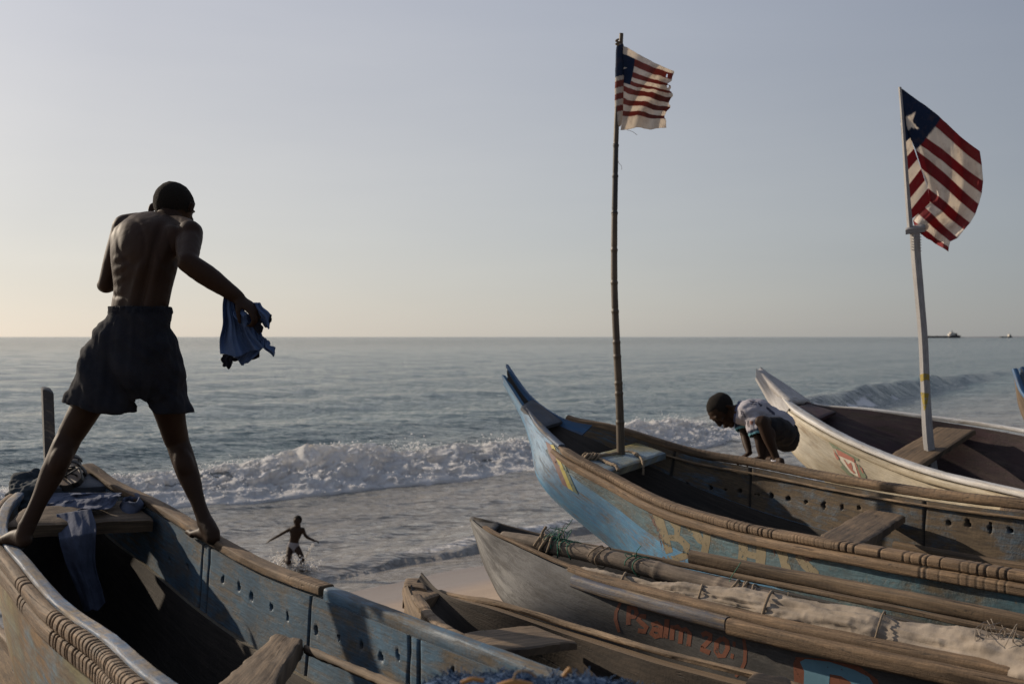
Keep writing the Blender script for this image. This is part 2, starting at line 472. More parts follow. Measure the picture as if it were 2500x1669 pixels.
# sea: one sheet of wave geometry from the wash to the horizon
WB_A = np.array([-60, -30, 5, 9.5, 17.8, 28, 36, 45, 60, 90, 200])
WB_W = np.array([24, 22.3, 21.2, 20.9, 20.2, 21.6, 23.6, 26.2, 30.5, 39, 70])
def wb(a): return np.interp(a, WB_A, WB_W) + 0.35 * fbm(pts3(a * .16, 0 * a), 3, 41)
def foam_env(a): return sstep(-40, -25, a) * (1 - sstep(27, 33, a)) * (0.78 + 0.35 * fbm(pts3(a * .22, 0 * a + 3), 3, 44))
def shoulder(a): return np.where(a < 30, 0.7, 0.7 + 0.25 * sstep(30, 40, a)) * (1 - 0.85 * sstep(60, 110, a))
ang = np.radians(np.linspace(-62, 62, 620))
rr = [9.0]
while rr[-1] < 42000:
    r0 = rr[-1]
    rr.append(r0 + (0.085 if r0 < 36 else max(0.085, 0.085 + (r0 - 36) * 0.03)))
rr = np.array(rr)
R_, A_ = np.meshgrid(rr, ang, indexing='ij')
sx, sy = (R_ * np.sin(A_)).ravel(), (R_ * np.cos(A_)).ravel()
sa, sw = to_aw(sx, sy)
r_ = R_.ravel()
near = 1 - sstep(120, 400, r_)
q = np.stack([sa, sw, 0 * sa], 1)
chop = 0.07 * fbm(q * [.28, .9, 0], 4, 21) + 0.05 * fbm(q * [.8, 2.2, 0], 3, 25) + 0.018 * fbm(q * [3.2, 6.5, 0], 2, 27)
swell = 0.13 * np.cos((sw - wb(sa)) * 2 * np.pi / 13 + 1.4 * fbm(q * [.05, .05, 0], 2, 31)) * sstep(2, 9, sw - wb(sa))
crest_w = wb(sa) + 1.15
d = sw - crest_w
brk = (1 - .5 * np.clip(foam_env(sa), 0, 1)) * shoulder(sa) * np.where(d < 0, np.exp(-(d / 0.75) ** 2), np.exp(-(d / 2.3) ** 2)) * (0.85 + 0.25 * fbm(q * [.3, 0, 0], 2, 47))
d2 = sw - (13.7 + 0.5 * fbm(q * [.3, 0, 0], 3, 51))
env2 = np.clip(0.25 + 1.1 * fbm(q * [.17, 0, 0], 2, 58), 0, 1)
brk2 = 0.16 * env2 * np.where(d2 < 0, np.exp(-(d2 / .22) ** 2), np.exp(-(d2 / .8) ** 2))
shore = sstep(11.3, 15, sw)
sz = near * ((0.15 + 0.85 * sstep(11.8, 13.5, sw)) * chop + swell + brk + brk2) + 0.03
sz = np.where(sw < 12.6, np.minimum(sz, 0.03 + 0.02 * fbm(q * [1.2, 2.5, 0], 3, 55)), sz)
# keep the sheet under the beach where the sand is dry
edge = 11.9 + 0.55 * fbm(q * [.22, 0, 0], 3, 61) + 0.12 * fbm(q * [1.2, 0, 0], 2, 63)
lz = land_z(sa, sw) + 0.02 * fbm(q * [.25, .8, 0], 3, 5)
film = np.clip((sw - edge) * .045, -.08, .022)
sz = np.where(sw < edge + 1.2, lz + film, np.maximum(sz, lz + .022))
lace = fbm(q * [1.5, 2.2, 0], 4, 71)
foam = .8 * np.exp(-((sw - edge - 0.10) / 0.08) ** 2) * np.clip(0.05 + 1.2 * fbm(q * [.9, .9, 0], 3, 77), 0, 1)
foam = np.maximum(foam, sstep(.15, .5, lace) * 0.75 * np.exp(-((sw - 14.6) / 1.5) ** 2) * env2)
foam = np.maximum(foam, sstep(.16, .5, 1 - 6 * np.abs(fbm(q * [.55, 1.0, 0], 4, 74))) * sstep(-.1, .3, fbm(q * [.12, .3, 0], 2, 75)) * 0.5 * np.exp(-((sw - 16.5) / 2.6) ** 2))
foam = np.maximum(foam, env2 * 0.95 * np.exp(-((d2 + .1) / 0.22) ** 2))
lace2 = fbm(q * [.7, 1.5, 0], 4, 79)
foam = np.maximum(foam, 0.85 * sstep(.0, .4, lace2) * np.exp(-((sw - wb(sa) + 0.6) / 0.8) ** 2) * foam_env(sa))
foam = np.maximum(foam, 0.6 * sstep(.12, .45, lace2) * np.exp(-((d - 1.6) / 1.2) ** 2) * foam_env(sa))
foam = np.maximum(foam, 0.85 * sstep(-.1, .3, lace2 + .1) * np.exp(-((d + .9) / .5) ** 2) * sstep(30, 36, sa) * (1 - sstep(50, 60, sa)))
foam = foam * (sw > edge)
silt = 1 - sstep(16, 34, sw + 2.5 * fbm(q * [.08, .2, 0], 3, 83))
m = M('sea_water')
c = m.coord('Object')
fo = m.attr('foam').outputs['Fac']; si = m.attr('silt').outputs['Fac']
wcol = m.mix(si, (0.034, 0.074, 0.082), (0.25, 0.225, 0.195))
wn_ = m.noise(m.coord('Object', (.03, .12, 1), (0, 0, math.radians(40))), 1.0, 4, 0.6)
wcol = m.mix(m.math('MULTIPLY', m.ramp(wn_, [(.35, 0.0), (.7, 1.0)]), 0.4), wcol, (0.05, 0.075, 0.075))
fn = m.noise(c, 9, 5, 0.7)
fm = m.ramp(m.math('ADD', fo, m.math('MULTIPLY', m.math('SUBTRACT', fn, 0.5), 0.9)), [(0.38, 0.0), (0.62, 1.0)])
col = m.mix(fm, wcol, (0.72, 0.69, 0.66))
rot = (0, 0, math.radians(40.5))
b1 = m.noise(m.coord('Object', (1.0, 2.4, 1), rot), 1.6, 4, 0.55, .3)
b2 = m.noise(m.coord('Object', (.06, .2, .2), rot), 1.5, 6, 0.66)
b3 = m.noise(m.coord('Object', (2.2, 5, 1), rot), 1.6, 4, 0.6, .3)
nb = m.bump(b1, 0.6, 0.10)
nb = m.bump(b3, 0.6, 0.03, nb)
nb = m.bump(b2, 0.9, 1.0, nb)
b4 = m.noise(m.coord('Object', (.02, .055, 1), rot), 1.5, 5, 0.6)
nb = m.bump(m.math('MULTIPLY', b4, m.attr('deep').outputs['Fac']), 1.0, 8.0, nb)
MAT['sea'] = m.fin(col, m.mix(fm, (0.09, .09, .09), (0.9, .9, .9)), nb, IOR=1.333)
sea = mk('sea', np.stack([sx, sy, sz], 1), gridf(len(rr), len(ang)), MAT['sea'], attrs={'foam': foam, 'silt': silt, 'deep': sstep(40, 500, sw)})
tag(sea, kind='structure')

# broken white water of the breaking wave
na, nc = 1250, 64
fa, fc = np.meshgrid(np.linspace(-30, 33, na), np.linspace(0, 1, nc), indexing='ij')
fa, fc = fa.ravel(), fc.ravel()
fe = np.clip(foam_env(fa), 0, 1.3)
w0 = wb(fa) - 0.35 * fbm(pts3(fa * .7, 0 * fa), 3, 90)
fw = w0 - 1.0 + fc * 3.3
prof = np.interp(fc, [0, .06, .3, .55, .68, .85, 1], [0, .09, .34, .70, .90, .62, 0.1])
q3 = np.stack([fa, fw * 1.0, prof * 1.2], 1)
r1 = 1 - np.abs(fbm(q3 * [1.3, 1.3, 1.3], 3, 101)) * 2
r2 = 1 - np.abs(fbm(q3 * [3.6, 3.6, 4.5], 3, 111)) * 2
r3 = fbm(q3 * [11, 11, 12], 3, 121)
ebulge = np.sin(np.pi * np.clip(fc, 0, 1)) ** .6
fz = prof * fe * (0.84 + 0.45 * fbm(pts3(fa * .6, fc * 1.6), 4, 131)) + ebulge * (0.17 * (r1 - .6) + 0.075 * (r2 - .6) + 0.05 * r3) * np.clip(fe, 0, 1) + 0.04
fw = fw - ebulge * (0.22 * (r1 - .6) + .12 * (r2 - .6) + .08 * r3) * np.clip(fe, 0, 1)
fz = np.where(fe < .12, -0.25, fz)
fz = np.where((fc < .01) | (fc > .99), -0.25, fz)
fx, fy = to_xy(fa, fw)
m = M('white_water')
c = m.coord('Object')
fcn = m.noise(c, 2.6, 6, 0.65)
col = m.mix(m.ramp(fcn, [(.36, 0.0), (.62, 1.0)]), (0.80, 0.77, 0.73), (0.94, 0.93, 0.92))
nb = m.bump(m.noise(c, 9, 4, 0.6), 0.5, 0.05)
m.fin(col, 0.9, nb)
tr = m.n('ShaderNodeBsdfTranslucent'); m.set(tr.inputs[0], col)
ms = m.n('ShaderNodeMixShader'); ms.inputs[0].default_value = 0.5
m.l(m.b.outputs[0], ms.inputs[1]); m.l(tr.outputs[0], ms.inputs[2]); m.l(ms.outputs[0], m.out.inputs[0])
MAT['foam'] = m.m
tag(mk('breaking_wave_foam', np.stack([fx, fy, fz], 1), gridf(na, nc), MAT['foam']), 'white foaming water of the wave breaking on the shore', 'foam', kind='stuff')

m = M('thrown_spray')
m.fin((0.95, 0.94, 0.93), 0.9)
tr = m.n('ShaderNodeBsdfTranslucent'); m.set(tr.inputs[0], (0.97, 0.96, 0.95))
ms = m.n('ShaderNodeMixShader'); ms.inputs[0].default_value = 0.6
m.l(m.b.outputs[0], ms.inputs[1]); m.l(tr.outputs[0], ms.inputs[2]); m.l(ms.outputs[0], m.out.inputs[0])
MAT['spray'] = m.m
def specks(name, centers, sizes, mat, label, cat):
    oc = np.array([[1, 0, 0], [-1, 0, 0], [0, 1, 0], [0, -1, 0], [0, 0, 1], [0, 0, -1]], float)
    of = np.array([[0, 2, 4], [2, 1, 4], [1, 3, 4], [3, 0, 4], [2, 0, 5], [1, 2, 5], [3, 1, 5], [0, 3, 5]])
    n = len(centers)
    v = centers[:, None, :] + oc[None] * sizes[:, None, None] * RNG.uniform(.6, 1.4, (n, 6, 1))
    f = (of[None] + 6 * np.arange(n)[:, None, None]).reshape(-1, 3)
    return tag(mk(name, v.reshape(-1, 3), f, mat), label, cat, kind='stuff')
n = 7000
ka = RNG.uniform(-28, 31, n); kk = np.clip(foam_env(ka), 0, 1.2)
clump = np.clip(.25 + 1.9 * fbm(pts3(ka * 1.3, 0 * ka), 3, 141), 0.02, 1.3)
kw = wb(ka) + RNG.normal(1.0, 0.36, n)
kz = kk * 0.76 + np.abs(RNG.normal(0, 0.15, n)) * clump - 0.04
kx, ky = to_xy(ka, kw)
# froth clinging all over the broken water
ii = RNG.integers(0, len(fa), 14000)
ii = ii[(fe[ii] > .15) & (fc[ii] > .02) & (fc[ii] < .9)]
cl_ = np.clip(.5 + 1.6 * fbm(np.stack([fa[ii] * 1.6, fc[ii] * 4, 0 * ii], 1), 3, 143), .1, 1.6)
off = np.abs(RNG.normal(0, .040, len(ii))) * cl_
ox, oy = to_xy(fa[ii] + RNG.normal(0, .03, len(ii)), fw[ii] - off * .5)
pc = np.concatenate([np.stack([kx, ky, kz], 1), np.stack([ox, oy, fz[ii] + off], 1)])
specks('wave_spray', pc, np.concatenate([RNG.uniform(.007, .024, n) * (0.4 + clump * .6), RNG.uniform(.008, .022, len(ii))]), MAT['spray'], 'fine spray and froth thrown up along the breaking wave', 'spray')

# headland far off on the right of the horizon
hx = np.linspace(2370, 5400, 60)
hz = 6 + 5 * fbm(pts3(hx * .004, 0 * hx), 4, 151)
hv = []
for i, x in enumerate(hx):
    e = min(1, i / 14)
    for dy, zz in ((0, -1), (20, 2 + e * hz[i] * .5), (120, 3 + e * hz[i]), (400, -1)): hv.append((x, 5200 + dy, zz))
MAT['far_land'] = plain('far_headland', (0.17, 0.17, 0.18), 0.95)
tag(mk('headland', hv, gridf(60, 4), MAT['far_land']), kind='structure')
# ------------------------------------------------------------------ boats
def corner_box(c4, thick, nx=24, ny=8, rough=0.003, seed=0, down=None):
    """plank over four corners (A near-left, B far-left, C far-right, D near-right); thickness downwards"""
    A, B, C, Dd = [np.asarray(p, float) for p in c4]
    nrm = unit(np.cross(C - A, B - Dd)); nrm = nrm if nrm[2] > 0 else -nrm
    if down is not None: nrm = -unit(down)
    u, v = np.meshgrid(np.linspace(0, 1, nx), np.linspace(0, 1, ny), indexing='ij')
    u, v = u.ravel()[:, None], v.ravel()[:, None]
    top = A * (1 - u) * (1 - v) + Dd * u * (1 - v) + B * (1 - u) * v + C * u * v
    Lu = np.linalg.norm(Dd - A); Lv = np.linalg.norm(B - A)
    q = np.concatenate([u * Lu, v * Lv, 0 * u], 1)
    du = unit(Dd - A); dv = unit(B - A)
    eu = np.minimum(u, 1 - u) * Lu; ev = np.minimum(v, 1 - v) * Lv
    rnd = 0.006 * (np.exp(-eu / .006) + np.exp(-ev / .006))
    wob = rough * fbm(q * 14 + seed, 4, seed)[:, None]
    edge_u = ((u < 1e-6) * -1 + (u > 1 - 1e-6) * 1) * rough * 1.6 * fbm(q * 22 + 5, 3, seed + 3)[:, None]
    edge_v = ((v < 1e-6) * -1 + (v > 1 - 1e-6) * 1) * rough * 1.6 * fbm(q * 17 + 9, 3, seed + 6)[:, None]
    off = du * edge_u + dv * edge_v
    topv = top + nrm * (wob - rnd) + off
    botv = top - nrm * thick + off
    n = nx * ny
    f = [list(x) for x in gridf(nx, ny)] + [list(x[::-1] + n) for x in gridf(nx, ny)]
    bd = [i * ny for i in range(nx)] + [(nx - 1) * ny + j for j in range(1, ny)] + [i * ny + ny - 1 for i in range(nx - 2, -1, -1)] + [j for j in range(ny - 2, 0, -1)]
    for i in range(len(bd)):
        a, b = bd[i], bd[(i + 1) % len(bd)]
        f.append([b, a, a + n, b + n])
    uv = np.concatenate([q[:, :2], q[:, :2] + [[0, thick]]])
    return np.concatenate([topv, botv]), f, uv
def board(name, c4, thick, mat, parent, along='u', **kw):
    v, f, uv = corner_box(c4, thick, **kw)
    if along == 'v': uv = uv[:, ::-1]
    uv = uv + np.array([RNG.uniform(0, 9), RNG.uniform(0, 9)])
    o = mk(name, v, f, mat, parent, uv=uv)
    auto_smooth(o, 50)
    return o

class Boat:
    def __init__(s, name, label, st, cat, ends=None):
        """st: list of (N, F, K) world points per station"""
        N = np.array([a[0] for a in st]); F = np.array([a[1] for a in st]); K = np.array([a[2] for a in st])
        Mm = (N + F) / 2
        s.sc = np.concatenate([[0], np.cumsum(np.linalg.norm(np.diff(Mm, axis=0), axis=1))])
        s.N_, s.F_, s.K_ = N, F, K
        s.L = s.sc[-1]
        s.e1, s.e2 = 0.62, 0.9
        i = len(st) // 2
        b = (N[i] + F[i]) / 2
        s.root = empty(name, (b[0], b[1], land_z(0, to_aw(b[0], b[1])[1])), label, cat, 'fishing canoes drawn up on the beach')
        s.uo = RNG.uniform(0, 20)
        g = np.linspace(0.4, s.L * .7, 60)
        mid = s.surf(np.repeat(g, 2), np.tile([-1, 0], 60))
        s.solid = []
        a, bq = np.meshgrid(np.linspace(0.2, s.L * .9, 40), np.linspace(-.9, .9, 21), indexing='ij')
        ds, dt = s._d(a.ravel(), bq.ravel())
        n = np.cross(ds, dt); p = s.surf(a.ravel(), bq.ravel())
        c = (spline(s.N_, s.sc, a.ravel()) + spline(s.F_, s.sc, a.ravel())) / 2
        s.sign = 1 if np.median((n * (p - c)).sum(1)) > 0 else -1
    def N(s, x): return spline(s.N_, s.sc, x)
    def F(s, x): return spline(s.F_, s.sc, x)
    def surf(s, x, th):
        x = np.asarray(x, float); th = np.asarray(th, float)
        N, F, K = spline(s.N_, s.sc, x), spline(s.F_, s.sc, x), spline(s.K_, s.sc, x)
        Mm = (N + F) / 2; G = np.where((th < 0)[:, None], N, F)
        a = (1 - np.abs(th)) * np.pi / 2
        lat = np.clip(np.cos(a), 0, 1) ** s.e1; dep = np.clip(np.sin(a), 0, 1) ** s.e2
        return Mm + (G - Mm) * lat[:, None] + (K - Mm) * dep[:, None]
    def _d(s, x, th):
        e = 0.004
        x0, x1 = np.clip(x - e, 0, s.L), np.clip(x + e, 0, s.L)
        t0, t1 = np.clip(th - e, -1, 1), np.clip(th + e, -1, 1)
        ds = (s.surf(x1, th) - s.surf(x0, th)) / ((x1 - x0)[:, None] + 1e-9)
        dt = (s.surf(x, t1) - s.surf(x, t0)) / ((t1 - t0)[:, None] + 1e-9)
        return ds, dt
    def nrm(s, x, th):
        ds, dt = s._d(x, th)
        return unit(np.cross(ds, dt)) * s.sign
    def inv(s, px, py, lo=-1, hi=1, inset=0.0, s0=0.1, s1=None):
        a, b = np.meshgrid(np.linspace(s0, s1 or s.L * .95, 400), np.linspace(lo, hi, 80), indexing='ij')
        a, b = a.ravel(), b.ravel()
        p = s.surf(a, b) - s.nrm(a, b) * inset
        X = 1250 + p[:, 0] / p[:, 1] * FPX; Y = 822 + (H - p[:, 2]) / p[:, 1] * FPX
        k = np.argmin((X - px) ** 2 + (Y - py) ** 2)
        return a[k], b[k]
    def shell(s, name, mat, s0, s1, th0, th1, out=0.0, thick=0.035, ns=160, nt=14, holes=(), seams=(), rough=0.002, seed=0, parent=None, target=True, in_mat=None, fine=False):
        a, b = np.meshgrid(np.linspace(s0, s1, ns), np.linspace(th0, th1, nt), indexing='ij')
        a, b = a.ravel(), b.ravel()
        p = s.surf(a, b); n = s.nrm(a, b)
        gap = np.linalg.norm(s.N(a) - s.F(a), axis=1)
        t = np.minimum(thick, 0.42 * gap)
        girth = 0.9
        q = np.stack([a, b * girth, 0 * a], 1)
        wob = rough * fbm(q * [4, 14, 1] + seed, 3, seed)
        po = p + n * (out + wob)[:, None]
        rec = np.zeros_like(a); hm = np.zeros_like(a)
        for (hs, hb, hr) in holes:
            g_ = np.linalg.norm(s._d(np.array([hs]), np.array([hb]))[1][0])
            dq = np.sqrt(((a - hs) * RNG.uniform(.95, 1.5)) ** 2 + ((b - hb) * g_ * RNG.uniform(.75, 1.15)) ** 2)
            dq = dq * (1 + .9 * fbm(q * [70, 70, 1] + hs, 3, 5))
            k = 1 - sstep(hr * .3, hr * 1.1, dq)
            rec = np.maximum(rec, k); hm = np.maximum(hm, k)
        for (ss, ww) in seams:
            k = 1 - sstep(ww * .5, ww, np.abs(a - ss + .012 * np.sin(b * 9)))
            rec = np.maximum(rec, k * .35); hm = np.maximum(hm, k)
        pi_ = p + n * (out - t + wob * .8 + rec * t * .8)[:, None]
        N_ = ns * nt
        go, gi = gridf(ns, nt), gridf(ns, nt)[:, ::-1] + N_
        bd = [i * nt for i in range(ns)] + [(ns - 1) * nt + j for j in range(1, nt)] + [i * nt + nt - 1 for i in range(ns - 2, -1, -1)] + [j for j in range(nt - 2, 0, -1)]
        bd = np.array(bd); nx = np.roll(bd, -1)
        ed = np.stack([nx, bd, bd + N_, nx + N_], 1)
        f = np.concatenate([go, gi, ed])
        if s.sign < 0: f = f[:, ::-1].copy()
        u = np.stack([a + s.uo, b * girth + s.uo], 1)
        fm = np.concatenate([np.zeros(len(go)), np.ones(len(gi)), np.zeros(len(ed))]).astype(int)
        o = mk(name, np.concatenate([po, pi_]), f, mat, parent or s.root, uv=np.concatenate([u, u + [3.3, 5.1]]),
               attrs={'hole': np.concatenate([hm * (1 if not in_mat else 0), hm])}, mats=[mat, in_mat or mat], fmat=fm)
        auto_smooth(o, 55)
        if target: s.solid.append((po, [list(x) for x in (go if s.sign > 0 else go[:, ::-1])]))
        return o
    def rail(s, name, mat, side, s0, s1, lat=0.0, up=0.0, w=0.06, h=0.04, notches=(), fine=(), depth=0.008, nw=0.006, ds=0.0035, rough=0.0025, seed=0, parent=None, taper=0.0, rnd=3.0):
        ns = max(8, int((s1 - s0) / ds))
        x = np.linspace(s0, s1, ns)
        G = s.N(x) if side < 0 else s.F(x)
        e = 0.02
        Gf = (s.N if side < 0 else s.F)(np.clip(x + e, 0, s.L)); Gb = (s.N if side < 0 else s.F)(np.clip(x - e, 0, s.L))
        T = unit(Gf - Gb)
        Z = np.array([0, 0, 1.0])
        O = unit(np.cross(T, Z)); Mm = (s.N(x) + s.F(x)) / 2
        if np.median((O * (G - Mm)).sum(1)) < 0: O = -O
        U = unit(np.cross(O, T)); U = np.where(U[:, 2:3] < 0, -U, U)
        k = 20
        an = np.linspace(0, 2 * np.pi, k, endpoint=False) + np.pi / k
        ex = 2.0 / rnd
        cx = np.sign(np.cos(an)) * np.abs(np.cos(an)) ** ex; cy = np.sign(np.sin(an)) * np.abs(np.sin(an)) ** ex
        dep = np.zeros(ns)
        for c_ in notches:
            dep = np.maximum(dep, depth * RNG.uniform(.25, 1.1) * np.exp(-(np.abs(x - c_) / (nw * RNG.uniform(.6, 1.3))) ** 3))
        for c_ in fine:
            dep = np.maximum(dep, depth * RNG.uniform(.12, .38) * np.exp(-(np.abs(x - c_) / .0028) ** 2))
        tp = np.ones(ns)
        if taper: tp = 0.35 + 0.65 * sstep(0, taper, x - s0)
        wob = rough * fbm(np.stack([np.repeat(x * 7, k), np.tile(np.cos(an) * 2, ns), np.tile(np.sin(an) * 2, ns)], 1) + seed, 4, seed).reshape(ns, k)
        rx = (w / 2 * cx)[None] * tp[:, None] + wob * np.cos(an)[None] - dep[:, None] * np.clip(cx, 0, 1)[None]
        ry = (h / 2 * cy)[None] * tp[:, None] + wob * np.sin(an)[None] - dep[:, None] * np.clip(cy, 0, 1)[None] * .8
        v = G[:, None] + O[:, None] * (lat + rx)[..., None] + U[:, None] * (up + ry)[..., None]
        f = [list(q) for q in gridf(ns, k, wv=True)]
        f.append(list(range(k))); f.append(list(range((ns - 1) * k, ns * k))[::-1])
        per = np.cumsum(np.hypot(np.diff(w / 2 * cx, append=w / 2 * cx[0]), np.diff(h / 2 * cy, append=h / 2 * cy[0])))
        uv = np.stack([np.repeat(x, k), np.tile(per, ns)], 1) + RNG.uniform(0, 9, 2)
        dk = np.repeat(dep / depth, k) * np.tile(np.clip(np.maximum(cx, cy), 0, 1), ns)
        vv = v.reshape(-1, 3)
        o = mk(name, vv, f, mat, parent or s.root, uv=uv, attrs={'hole': dk})
        bm = bmesh.new(); bm.from_mesh(o.data); bmesh.ops.recalc_face_normals(bm, faces=bm.faces); bm.to_mesh(o.data); bm.free()
        auto_smooth(o, 50)
        return o
    def bvh(s):
        vs_, fs_ = [], []
        o = 0
        for v, f in s.solid:
            vs_ += [tuple(x) for x in v]; fs_ += [[i + o for i in q_] for q_ in f]; o += len(v)
        return BVHTree.FromPolygons(vs_, fs_)

def decal(name, polys, bvh, mat, parent, off=0.003, step=9.0, raw_tris=None):
    bm = bmesh.new()
    if raw_tris is not None:
        vs_ = [bm.verts.new((x, y, 0)) for x, y in raw_tris[0]]
        for t in raw_tris[1]:
            try: bm.faces.new([vs_[i] for i in t])
            except ValueError: pass
    for poly in polys:
        bm.faces.new([bm.verts.new((x, y, 0)) for x, y in poly])
    bmesh.ops.remove_doubles(bm, verts=bm.verts[:], dist=.6)
    bmesh.ops.triangulate(bm, faces=bm.faces[:])
    for _ in range(6):
        le = [e for e in bm.edges if e.calc_length() > step]
        if not le: break
        bmesh.ops.subdivide_edges(bm, edges=le, cuts=1)
        bmesh.ops.triangulate(bm, faces=[f for f in bm.faces if len(f.verts) > 3])
    o = Vector((0, 0, H))
    dead = []
    for v in bm.verts:
        d = Vector(P(v.co.x, v.co.y, 1.0)) - o; d.normalize()
        h, n, i, dist = bvh.ray_cast(o, d)
        if h is None: dead.append(v); continue
        if n.dot(d) > 0: n = -n
        v.co = h + n * off
    bmesh.ops.delete(bm, geom=dead, context='VERTS')
    # drop faces that leap across an edge of the hull
    bad = [e for e in bm.edges if e.calc_length() > 0.12]
    bmesh.ops.delete(bm, geom=bad, context='EDGES')
    for i, v in enumerate(bm.verts): v.index = i
    v = [tuple(x.co) for x in bm.verts]; f = [[x.index for x in q_.verts] for q_ in bm.faces]
    bm.free()
    return mk(name, v, f, mat, parent)
def stroke(pl, w):
    """pixel polyline -> quads of width w (scalar or per point)"""
    p = np.asarray(pl, float); w = np.broadcast_to(np.asarray(w, float), (len(p),))
    t = unit(np.gradient(p, axis=0)); n = np.stack([-t[:, 1], t[:, 0]], 1)
    a, b = p + n * w[:, None] / 2, p - n * w[:, None] / 2
    return [[tuple(a[i]), tuple(a[i + 1]), tuple(b[i + 1]), tuple(b[i])] for i in range(len(p) - 1)]
def arc(cx, cy, rx, ry, a0, a1, n=14, shear=0.0):
    t = np.radians(np.linspace(a0, a1, n))
    return [(cx + rx * math.cos(x), cy + ry * math.sin(x) + shear * rx * math.cos(x)) for x in t]
def worn_paint(name, col, keep=0.6, scale=20, grain=(10, 10, 10)):
    m = M(name)
    c = m.coord('Object')
    a = m.noise(c, scale, 7, 0.7)
    cc = m.mix(m.noise(c, 12, 4, .6), tuple(x * .7 for x in col), tuple(min(1, x * 1.15) for x in col))
    m.fin(cc, 0.7, m.bump(a, .3, .003))
    tr = m.n('ShaderNodeBsdfTransparent'); ms = m.n('ShaderNodeMixShader')
    t = 0.5 + (keep - .5) * .45
    k = m.ramp(a, [(t - .04, 1.0), (t + .04, 0.0)])
    m.l(k, ms.inputs[0]); m.l(tr.outputs[0], ms.inputs[1]); m.l(m.b.outputs[0], ms.inputs[2]); m.l(ms.outputs[0], m.out.inputs[0])
    return m.m

# ---- the blue canoe under the man (left) : N is its left gunwale, F its right
B = Boat('fishing_canoe', 'blue wooden canoe under the man in shorts, worn notches cut in its left rail', [
    (P(146, 1130, 5.24), P(160, 1126, 5.26), P(152, 1170, 5.22)),
    (P(106, 1176, 5.02), P(207, 1140, 5.16), D(-2.27, 5.08, 1.12)),
    (P(36, 1216, 4.72), P(270, 1182, 5.0), D(-2.18, 4.84, 1.38)),
    (P(-6, 1288, 4.27), P(380, 1235, 4.72), D(-1.95, 4.5, 1.6)),
    (P(58, 1395, 3.73), P(530, 1325, 4.25), D(-1.56, 3.99, 1.74)),
    (P(130, 1480, 3.43), P(640, 1385, 3.95), D(-1.29, 3.69, 1.80)),
    (P(258, 1575, 3.03), P(800, 1445, 3.55), D(-.97, 3.29, 1.82)),
    (P(350, 1660, 2.62), P(1000, 1522, 3.15), D(-.63, 2.87, 1.82)),
    (D(-.53, 2.1, .9), P(1350, 1655, 2.65), D(-.21, 2.38, 1.82)),
    (D(.08, 1.38, .9), D(.73, 1.93, .9), D(.4, 1.65, 1.8)),
    (D(.62, .82, .9), D(1.25, 1.3, .9), D(.94, 1.06, 1.7)),
    (D(.88, .62, .88), D(1.4, 1.05, .88), D(1.15, .85, 1.5))], 'canoe')
B1 = B
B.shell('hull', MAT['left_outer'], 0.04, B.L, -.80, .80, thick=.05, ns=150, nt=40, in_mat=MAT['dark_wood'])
hl = []
for px, py in ((410, 1365), (455, 1383), (540, 1415), (580, 1430), (612, 1460), (660, 1485), (700, 1505), (770, 1540), (825, 1555), (880, 1578), (925, 1600), (970, 1605), (1100, 1640)):
    a_, b_ = B.inv(px, py, .62, .99, inset=.035, s1=B.L)
    hl.append((a_, b_, RNG.uniform(.011, .017)))
sm = [(B.inv(px, py, .7, .99, inset=.03)[0], .008) for px, py in ((495, 1390), (512, 1396), (762, 1480), (1002, 1610), (1030, 1600), (1250, 1660))]
B.shell('side_plank', MAT['inner_blue'], 0.25, B.L, .795, .99, out=.004, thick=.034, ns=760, nt=40, holes=hl, seams=sm, fine=True)
B.shell('side_plank', MAT['left_outer'], 0.25, B.L, -.99, -.795, out=.004, thick=.034, ns=200, nt=10)
nt1 = [x + RNG.uniform(-.009, .009) for x in np.concatenate([np.linspace(1.62, 1.70, 3), np.arange(2.02, 3.1, .036)])]
B.rail('gunwale_rail', MAT['pale_rail'], -1, 0.2, B.L, lat=-.016, up=.006, w=.046, h=.036, seed=3, rnd=5)
B.rail('rub_rail', MAT['rail_wood'], -1, 0.2, B.L, lat=.024, up=-.012, w=.05, h=.056, notches=nt1, depth=.014, nw=.0052, seed=4, rnd=2.4)
B.rail('rub_rail', MAT['rail_wood'], -1, 0.5, B.L, lat=.022, up=-.078, w=.04, h=.058, notches=[x + .01 for x in nt1], depth=.012, nw=.005, seed=5)
B.rail('gunwale_rail', MAT['rail_wood'], 1, 0.2, B.sc[6] - .01, lat=.0, up=.006, w=.066, h=.036, seed=6, rnd=5, notches=np.arange(2.2, 3.1, .02), depth=.003, nw=.004)
B.rail('gunwale_rail', MAT['inner_blue'], 1, B.sc[6] + .012, B.L, lat=.0, up=-.006, w=.05, h=.056, seed=7, rnd=3.6)
# bow deck, boards, stem post
board('bow_deck', [P(62, 1192, 4.74), P(140, 1122, 5.22), P(168, 1122, 5.22), P(266, 1183, 4.98)], .035, MAT['slate_deck'], B.root, nx=20, ny=20)
board('stem_post', [P(103, 945, 5.08), P(99, 942, 5.16), P(122, 944, 5.16), P(131, 956, 5.08)], .95, MAT['dark_stem'], B.root, nx=6, ny=6, down=np.array([0.045, -.02, -1]))
board('bow_board', [P(14, 1282, 4.30), P(60, 1236, 4.55), P(322, 1218, 4.86), P(374, 1266, 4.60)], .06, MAT['bare_wood'], B.root, nx=40, ny=14, rough=.004)
board('thwart', [P(505, 1690, 2.72), P(672, 1543, 3.25), P(738, 1556, 3.18), P(625, 1735, 2.55)], .055, MAT['bare_wood'], B.root, nx=20, ny=60, rough=.006, seed=8, along='v')
board('stringer', [P(735, 1588, 3.16), P(738, 1568, 3.18), P(985, 1668, 2.72), P(975, 1690, 2.70)], .03, MAT['bare_wood'], B.root, nx=50, ny=8, rough=.003, seed=9)
SLOT = {}
